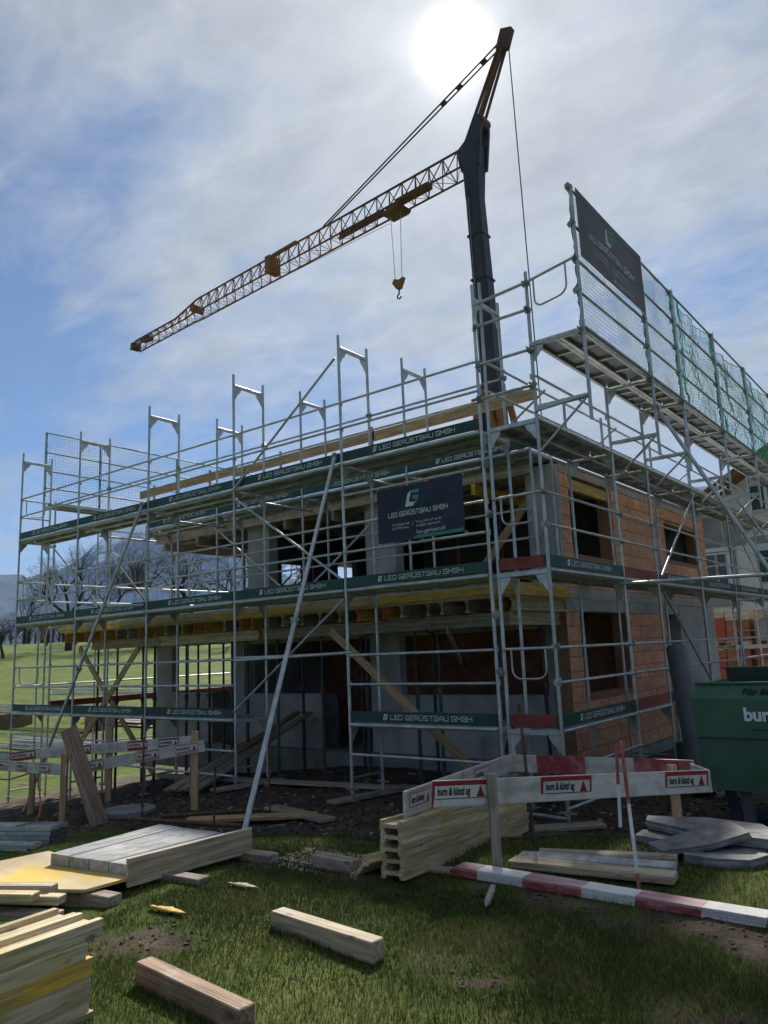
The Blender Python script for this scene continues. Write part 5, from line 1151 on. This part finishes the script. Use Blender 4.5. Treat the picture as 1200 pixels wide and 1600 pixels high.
# ------------------------------------------------------------------ neighbouring house, brick pallets
NH = thing('neighbour_house', 'white chalet with wooden gable roof and green shutters behind the scaffold', 'house', (1, 27, 0))
def chalet():
    P = NH; x0, x1, y0, y1 = -4.6, 8.5, 26, 36; ze, za = 7.2, 11.0; xm = (x0 + x1) / 2
    def loc(b, name, m): b.v = [tuple(Vector(q) - P.location) for q in b.v]; return obj(name, fixn(b.mesh(name, m)), P, P.location)
    b = MB(); b.prism([(x0, y0, -.5), (x1, y0, -.5), (x1, y0, ze), (xm, y0, za), (x0, y0, ze)], (0, 1, 0), y1 - y0); loc(b, 'wall', 'plaster')
    box('storey_band', (x0 - .03, y0 - .05, 5.75), (-2.6, y0 - .004, 7.1), 'plaster_grey', P); box('storey_band', (-2.6, y0 - .04, 5.72), (x1, y0 - .003, 6.05), 'plaster_grey', P)
    box('bay_wall', (x0 - .02, y0 - .06, 3.2), (-2.9, y0 - .006, 5.74), 'plaster_grey', P)
    for s in (-1, 1):
        xe = xm + s * (xm - x0 + 1.1) ; k = (za - ze) / (xm - x0); zz = za - k * (xm - x0 + 1.1); b = MB()
        b.prism([(xm, y0 - 1.3, za + .12), (xe, y0 - 1.3, zz + .12), (xe, y0 - 1.3, zz + .30), (xm, y0 - 1.3, za + .30)], (0, 1, 0), y1 - y0 + 2.6); loc(b, 'roof', 'roof_tile')
        b = MB(); b.prism([(xm, y0 - 1.28, za - .02), (xe, y0 - 1.28, zz - .02), (xe, y0 - 1.28, zz + .115), (xm, y0 - 1.28, za + .115)], (0, 1, 0), y1 - y0 + 2.5); loc(b, 'soffit', 'roof_wood')
        for i in range(4):
            t = .15 + .24 * i; x = xm + (xe - xm) * t; z = za + (zz - za) * t - .13; bar('purlin', (x, y0 - 1.2, z), (x, y0, z), .16, .2, 'roof_wood', P)
    for x, z, w, h in ((-3.7, 4.75, .95, 1.35), (-.9, 4.75, 1.0, 1.3), (2.2, 4.75, 1.0, 1.3), (5.4, 4.75, 1.0, 1.3), (-.9, 7.6, 1.0, 1.1), (2.0, 7.9, 1.0, 1.1), (-3.7, 1.5, 1, 1.3), (-.9, 1.5, 1, 1.3), (2.2, 1.5, 1, 1.3)):
        yy = y0 - .07; fr = box('window', (x - w / 2 - .09, yy - .05, z - h / 2 - .09), (x + w / 2 + .09, yy + .06, z + h / 2 + .09), 'plaster', P)
        for s in (-1, 1): box('pane', (x + s * w / 4 - w / 4 + .05, yy - .06, z - h / 2), (x + s * w / 4 + w / 4 - .05, yy - .04, z + h / 2), 'glass', P)
        box('mullion', (x - .06, yy - .075, z - h / 2), (x + .06, yy - .045, z + h / 2), 'wood_pale', P); box('glazing_bar', (x - w / 2, yy - .07, z + .18), (x + w / 2, yy - .05, z + .22), 'plaster', P)
        box('sill', (x - w / 2 - .15, yy - .14, z - h / 2 - .16), (x + w / 2 + .15, yy + .05, z - h / 2 - .09), 'plaster', P)
        if x > -3:
            for s in (-1, 1): box('shutter', (x + s * (w / 2 + .36) - .25, yy - .09, z - h / 2), (x + s * (w / 2 + .36) + .25, yy - .04, z + h / 2), 'shutter', P)
    box('awning_box', (-4.4, y0 - .2, 5.55), (-2.95, y0 - .08, 5.72), 'plaster', P)
chalet()
def pallets():
    k = 0; words = [['lower left', 'lower middle', 'lower right', 'lower far right'], ['upper left', 'upper middle', 'upper right', 'upper far right']]
    for r in range(2):
        for c in range(4):
            x = -1.35 + c * 1.12 + r * .06; y = 15.2 + .1 * c; z = .55 + r * 1.12
            t = thing('brick_pallet', 'pallet of stacked clay blocks behind the side scaffold, %s' % words[r][c], 'pallet', (x, y, z), 'pallets of clay blocks')
            for s in (0, .46, .92): box('runner', (x + s, y, z), (x + s + .09, y + .9, z + .09), 'wood_grey', t)
            for s in range(5): box('slat', (x, y + s * .2, z + .092), (x + 1.02, y + s * .2 + .1, z + .115), 'wood_grey', t)
            m = 'plaster_grey' if (r, c) == (1, 1) else 'brick_dark'
            for i in range(3):
                for j in range(3):
                    for q in range(2):
                        zz = z + .12 + i * .30
                        box('block', (x + .01 + j * .335, y + .02 + q * .43, zz), (x + .325 + j * .335, y + .43 + q * .43, zz + .285), 'wood_pale' if r == 1 and i == 2 else m, t, .006)
            if c in (0, 2) : box('wrapping', (x + .34 * (c // 2) + .01, y - .012, z + .16), (x + .34 * (c // 2) + .33, y + .012, z + .80), 'wrap_red', t)
    base = thing('support_frame', 'low timber stand under the pallets of clay blocks', 'stand', (.8, 15.6, 0))
    for x in (-1.2, 0, 1.2, 2.4): box('post', (x, 15.3, gz0(x, 15.3) - .3), (x + .2, 15.9, .44), 'wood_grey', base)
    box('bearer', (-1.4, 15.2, .44), (3.4, 16.1, .548), 'wood_grey', base)
pallets()

# ------------------------------------------------------------------ scaffold stock lying on the left field
def stock(cx, cy, ang, n, L, spread, m, label, seed, lift=.0):
    rr = random.Random(seed); t = thing('scaffold_stock', label, 'tube pile', (cx, cy, gz0(cx, cy)), 'scaffold parts stored on the left field'); d0 = Vector((math.cos(ang), math.sin(ang), 0)); s = Vector((-d0.y, d0.x, 0))
    for i in range(n):
        a = ang + rr.uniform(-.05, .05); d = Vector((math.cos(a), math.sin(a), 0)); c = Vector((cx, cy, 0)) + s * rr.uniform(-spread, spread) + d * rr.uniform(-.4, .4); l = L * rr.uniform(.8, 1.05); p, q = c - d * l / 2, c + d * l / 2; zz = lift + .06 + .09 * (i // 4)
        p.z = gz0(p.x, p.y) + zz; q.z = gz0(q.x, q.y) + zz
        if m == 'wood': bar('plank', p, q, .22, .04, 'wood_grey', t)
        else: tube('tube', p, q, .026, 'galv', t, 6)
    if lift:
        for e in (-.4, .4): c = Vector((cx, cy, 0)) + d0 * L * e; box('trestle', (c.x - .08, c.y - spread, gz0(c.x, c.y) - .05), (c.x + .08, c.y + spread, gz0(c.x, c.y) + lift + .03), 'wood_old', t)
for i, a in enumerate(((-21, 5.4, .35, 16, 4.0, .6, 't', 'pile of galvanised tubes on the grass just left of the scaffold'), (-25.5, 8.2, .45, 14, 5.0, .7, 't', 'pile of galvanised tubes on trestles on the field', .5), (-30, 10.5, .5, 12, 6, .8, 't', 'long tubes laid out farther up the field'), (-24.0, 10.2, .3, 8, 3.5, .7, 'wood', 'stack of grey planks behind the tube piles'), (-34, 16, .5, 10, 7, .8, 't', 'tubes lying along the field seen under the slab'), (-19.5, 7.5, 1.2, 9, 2.6, .9, 't', 'crossed tubes near the left scaffold feet'), (-28, 17.5, .45, 8, 6, .5, 't', 'row of tubes on the grass seen through the house opening'))):
    stock(*a[:8], 11 + i, *a[8:])

# ------------------------------------------------------------------ bare trees
def tree(x, y, h, seed, label, lean=0.0, spread=1.0, depth=6):
    rr = random.Random(seed); z = gz0(x, y); t = thing('bare_tree', label, 'tree', (x, y, z), 'leafless trees on the hill'); trunk = MB(); crown = MB(); 
    def grow(p, d, L, r, k):
        n = 3 if k < 2 else 2
        for s in range(n):
            q = p + d * (L / n); d = (d + Vector((rr.uniform(-.16, .16), rr.uniform(-.16, .16), rr.uniform(-.05, .10)))).normalized(); r1 = r * (.90 if k else .88)
            (trunk if k == 0 else crown).tube(p, q, r, r1, n=6 if k < 2 else (4 if k < 4 else 3), caps=False); p = q; r = r1
            if k and k < depth and s < n - 1 and rr.random() < .7: branch(p, d, L * .62, r * .55, k + 1)
        if k < depth:
            for _ in range(3): branch(p, d, L * rr.uniform(.62, .82), r * rr.uniform(.55, .72), k + 1)
    def branch(p, d, L, r, k):
        a = d.orthogonal().normalized(); a.rotate(Quaternion(d, rr.uniform(0, 6.28))); ang = rr.uniform(.35, .85) * spread; nd = (d * math.cos(ang) + a * math.sin(ang)).normalized(); nd.z += .08; nd.normalize(); grow(p, nd, L, max(r, .006), k)
    grow(Vector((0, 0, -.3)), Vector((lean, 0, 1)).normalized(), h * .26, h * .028, 0)
    k = h / max(q[2] for q in crown.v); trunk.v = [(q[0] * k, q[1] * k, q[2] * k) for q in trunk.v]; crown.v = [(q[0] * k, q[1] * k, q[2] * k) for q in crown.v]
    obj('trunk', trunk.mesh('trunk', 'bark')).parent = t; obj('crown', crown.mesh('crown', 'bark')).parent = t
for i, (x, y, h, sd, lab, dp) in enumerate(((-70.7, 34.4, 12.5, 3, 'large spreading leafless tree left of the scaffold posts', 7), (-67.4, 42.1, 13, 8, 'dense leafless tree seen through the second scaffold bay', 7), (-68.7, 48.7, 13.5, 12, 'leafless tree seen between the scaffold and the upper floor', 7), (-61.4, 49.4, 13, 15, 'leafless tree partly hidden by the upper floor column', 6), (-89.2, 39.1, 8.0, 21, 'small leafless tree on the far left crest', 6), (-78.0, 44.1, 11, 27, 'slender leafless tree behind the two large ones', 6), (-65.9, 25.3, 4.5, 31, 'low bush-like leafless tree at the left picture edge', 6), (-60.4, 55.3, 13, 37, 'leafless tree behind the upper floor openings', 6))):
    tree(x, y, h, sd, lab, depth=dp - 1, spread=1.2)
def wood():
    v = []; f = []; rr = random.Random(5); b = MB()
    for i in range(260):
        az = math.radians(rr.uniform(-76, -38)); d = rr.uniform(98, 135); x = CAM.x + math.sin(az) * d; y = CAM.y + math.cos(az) * d; z = gz0(x, y) - .5; h = rr.uniform(2.0, 5.5)
        b.tube((x, y, z), (x, y, z + h * .6), .16, .08, n=4, caps=False)
        for k in range(26):
            a = rr.uniform(0, 6.28); r = rr.uniform(.3, 1) * h * .30; zz = z + h * rr.uniform(.3, 1.0); b.tube((x, y, z + h * rr.uniform(.25, .6)), (x + r * math.cos(a), y + r * math.sin(a), zz), .05, .015, n=3, caps=False)
    tag(obj('distant_wood', b.mesh('wood', 'bark')), kind='stuff')
wood()

# ------------------------------------------------------------------ grass, clods, rubble
def grass():
    m = bpy.data.materials.new('grass'); m.use_nodes = True; nt = m.node_tree; N = nt.nodes.new; L = nt.links.new; b = nt.nodes['Principled BSDF']; b.inputs['Roughness'].default_value = .6; b.inputs['Specular IOR Level'].default_value = .25
    a = N('ShaderNodeAttribute'); a.attribute_name = 'tone'; c = N('ShaderNodeValToRGB'); e = c.color_ramp.elements; e.new(.5)
    e[0].position = 0; e[0].color = (.032, .052, .015, 1); e[1].position = .55; e[1].color = (.072, .096, .028, 1); e[2].position = 1; e[2].color = (.24, .205, .105, 1)
    L(a.outputs['Fac'], c.inputs[0]); L(c.outputs[0], b.inputs['Base Color'])
    tr = N('ShaderNodeBsdfTranslucent'); L(c.outputs[0], tr.inputs['Color']); mx = N('ShaderNodeMixShader'); mx.inputs[0].default_value = .35; L(b.outputs[0], mx.inputs[1]); L(tr.outputs[0], mx.inputs[2]); L(mx.outputs[0], nt.nodes['Material Output'].inputs[0])
    MATS['grass'] = m
    v = []; f = []; tone = []; R = RNG
    P = []
    for x0, x1, y0, y1, n in ((.2, 4.6, -6.9, -4.2, 60000), (-2, 5.5, -5.6, -2.2, 70000), (-9.5, .5, -6.5, -1.0, 40000), (2, 7, -3, 0, 5000), (-14, -6, -4, 1.5, 7000)):
        xs = R.uniform(x0, x1, n); ys = R.uniform(y0, y1, n)
        for x, y in zip(xs, ys): P.append((float(x), float(y)))
    for x, y in P:
        s = soil_amt(x, y)
        if random.random() < min(.86, s * 1.15): continue
        dx, dy = x - CAM.x, y - CAM.y
        if dx * F_.x + dy * F_.y < 1.5: continue
        z = gz(x, y); n1 = noise.noise((x * 1.7, y * 1.7, 31)); h = random.uniform(.014, .042) * (1 + .7 * n1); a = random.uniform(0, 6.283); w = random.uniform(.0014, .0032); l = random.uniform(.2, .9) * h; la = random.uniform(0, 6.283)
        cx, cy = math.cos(a) * w, math.sin(a) * w; o = len(v); mx_, my_ = math.cos(la) * l * .4, math.sin(la) * l * .4
        v += [(x - cx, y - cy, z - .005), (x + cx, y + cy, z - .005), (x + mx_ + cx * .7, y + my_ + cy * .7, z + h * .6), (x + mx_ - cx * .7, y + my_ - cy * .7, z + h * .6), (x + math.cos(la) * l, y + math.sin(la) * l, z + h)]
        f += [(o, o + 1, o + 2, o + 3), (o + 3, o + 2, o + 4)]; t = .36 + .55 * n1 + .35 * noise.noise((x * .6, y * .6, 77)) + random.gauss(0, .17) + (.4 if random.random() < .10 else 0) + s * .7; t = min(1, max(0, t)); tone += [t] * 5
    me = bpy.data.meshes.new('grass'); me.from_pydata(v, [], f); at = me.attributes.new('tone', 'FLOAT', 'POINT'); at.data.foreach_set('value', tone); me.materials.append(m)
    tag(obj('grass', me), kind='stuff')
grass()
def scatter(name, m, n, area, size, dens, seed, flat=.6, sink=.3):
    rr = random.Random(seed); b = MB(); ico = [(0, 0, 1), (.89, 0, .45), (.28, .85, .45), (-.72, .53, .45), (-.72, -.53, .45), (.28, -.85, .45), (.72, .53, -.45), (-.28, .85, -.45), (-.89, 0, -.45), (-.28, -.85, -.45), (.72, -.53, -.45), (0, 0, -1)]
    fs = [(0, 1, 2), (0, 2, 3), (0, 3, 4), (0, 4, 5), (0, 5, 1), (1, 6, 2), (2, 7, 3), (3, 8, 4), (4, 9, 5), (5, 10, 1), (2, 6, 7), (3, 7, 8), (4, 8, 9), (5, 9, 10), (1, 10, 6), (6, 11, 7), (7, 11, 8), (8, 11, 9), (9, 11, 10), (10, 11, 6)]
    for _ in range(n):
        x = rr.uniform(area[0], area[1]); y = rr.uniform(area[2], area[3])
        if dens == 'soil' and rr.random() > soil_amt(x, y): continue
        s = size * rr.uniform(.25, 1) ** 2.2 + .006; z = gz(x, y) + s * (flat - sink); a = rr.uniform(0, 6.28); ca, sa = math.cos(a), math.sin(a); k = [rr.uniform(.65, 1.3) for _ in ico]; ex = rr.uniform(.8, 1.6)
        b.add([(x + s * k[i] * (p[0] * ex * ca - p[1] * sa), y + s * k[i] * (p[0] * ex * sa + p[1] * ca), z + s * k[i] * p[2] * flat) for i, p in enumerate(ico)], fs)
    tag(obj(name, b.mesh(name, m)), kind='stuff')
scatter('soil_clods', 'clod', 6500, (-9, 4.5, -3.0, 2.6), .034, 'soil', 3)
scatter('small_stones', 'rubble', 900, (-9, 4.5, -3.4, 2.6), .035, 'soil', 4)
scatter('lawn_crumbs', 'clod', 7000, (-2, 5, -7, -2.5), .012, 'soil', 14)
scatter('rubble', 'rubble', 420, (-.2, 2.0, 2.4, 5.5), .13, None, 6)
scatter('wood_chips', 'wood_pale', 700, (.15, 1.0, -4.35, -3.75), .02, None, 9, .3)
if HAZE: haze()
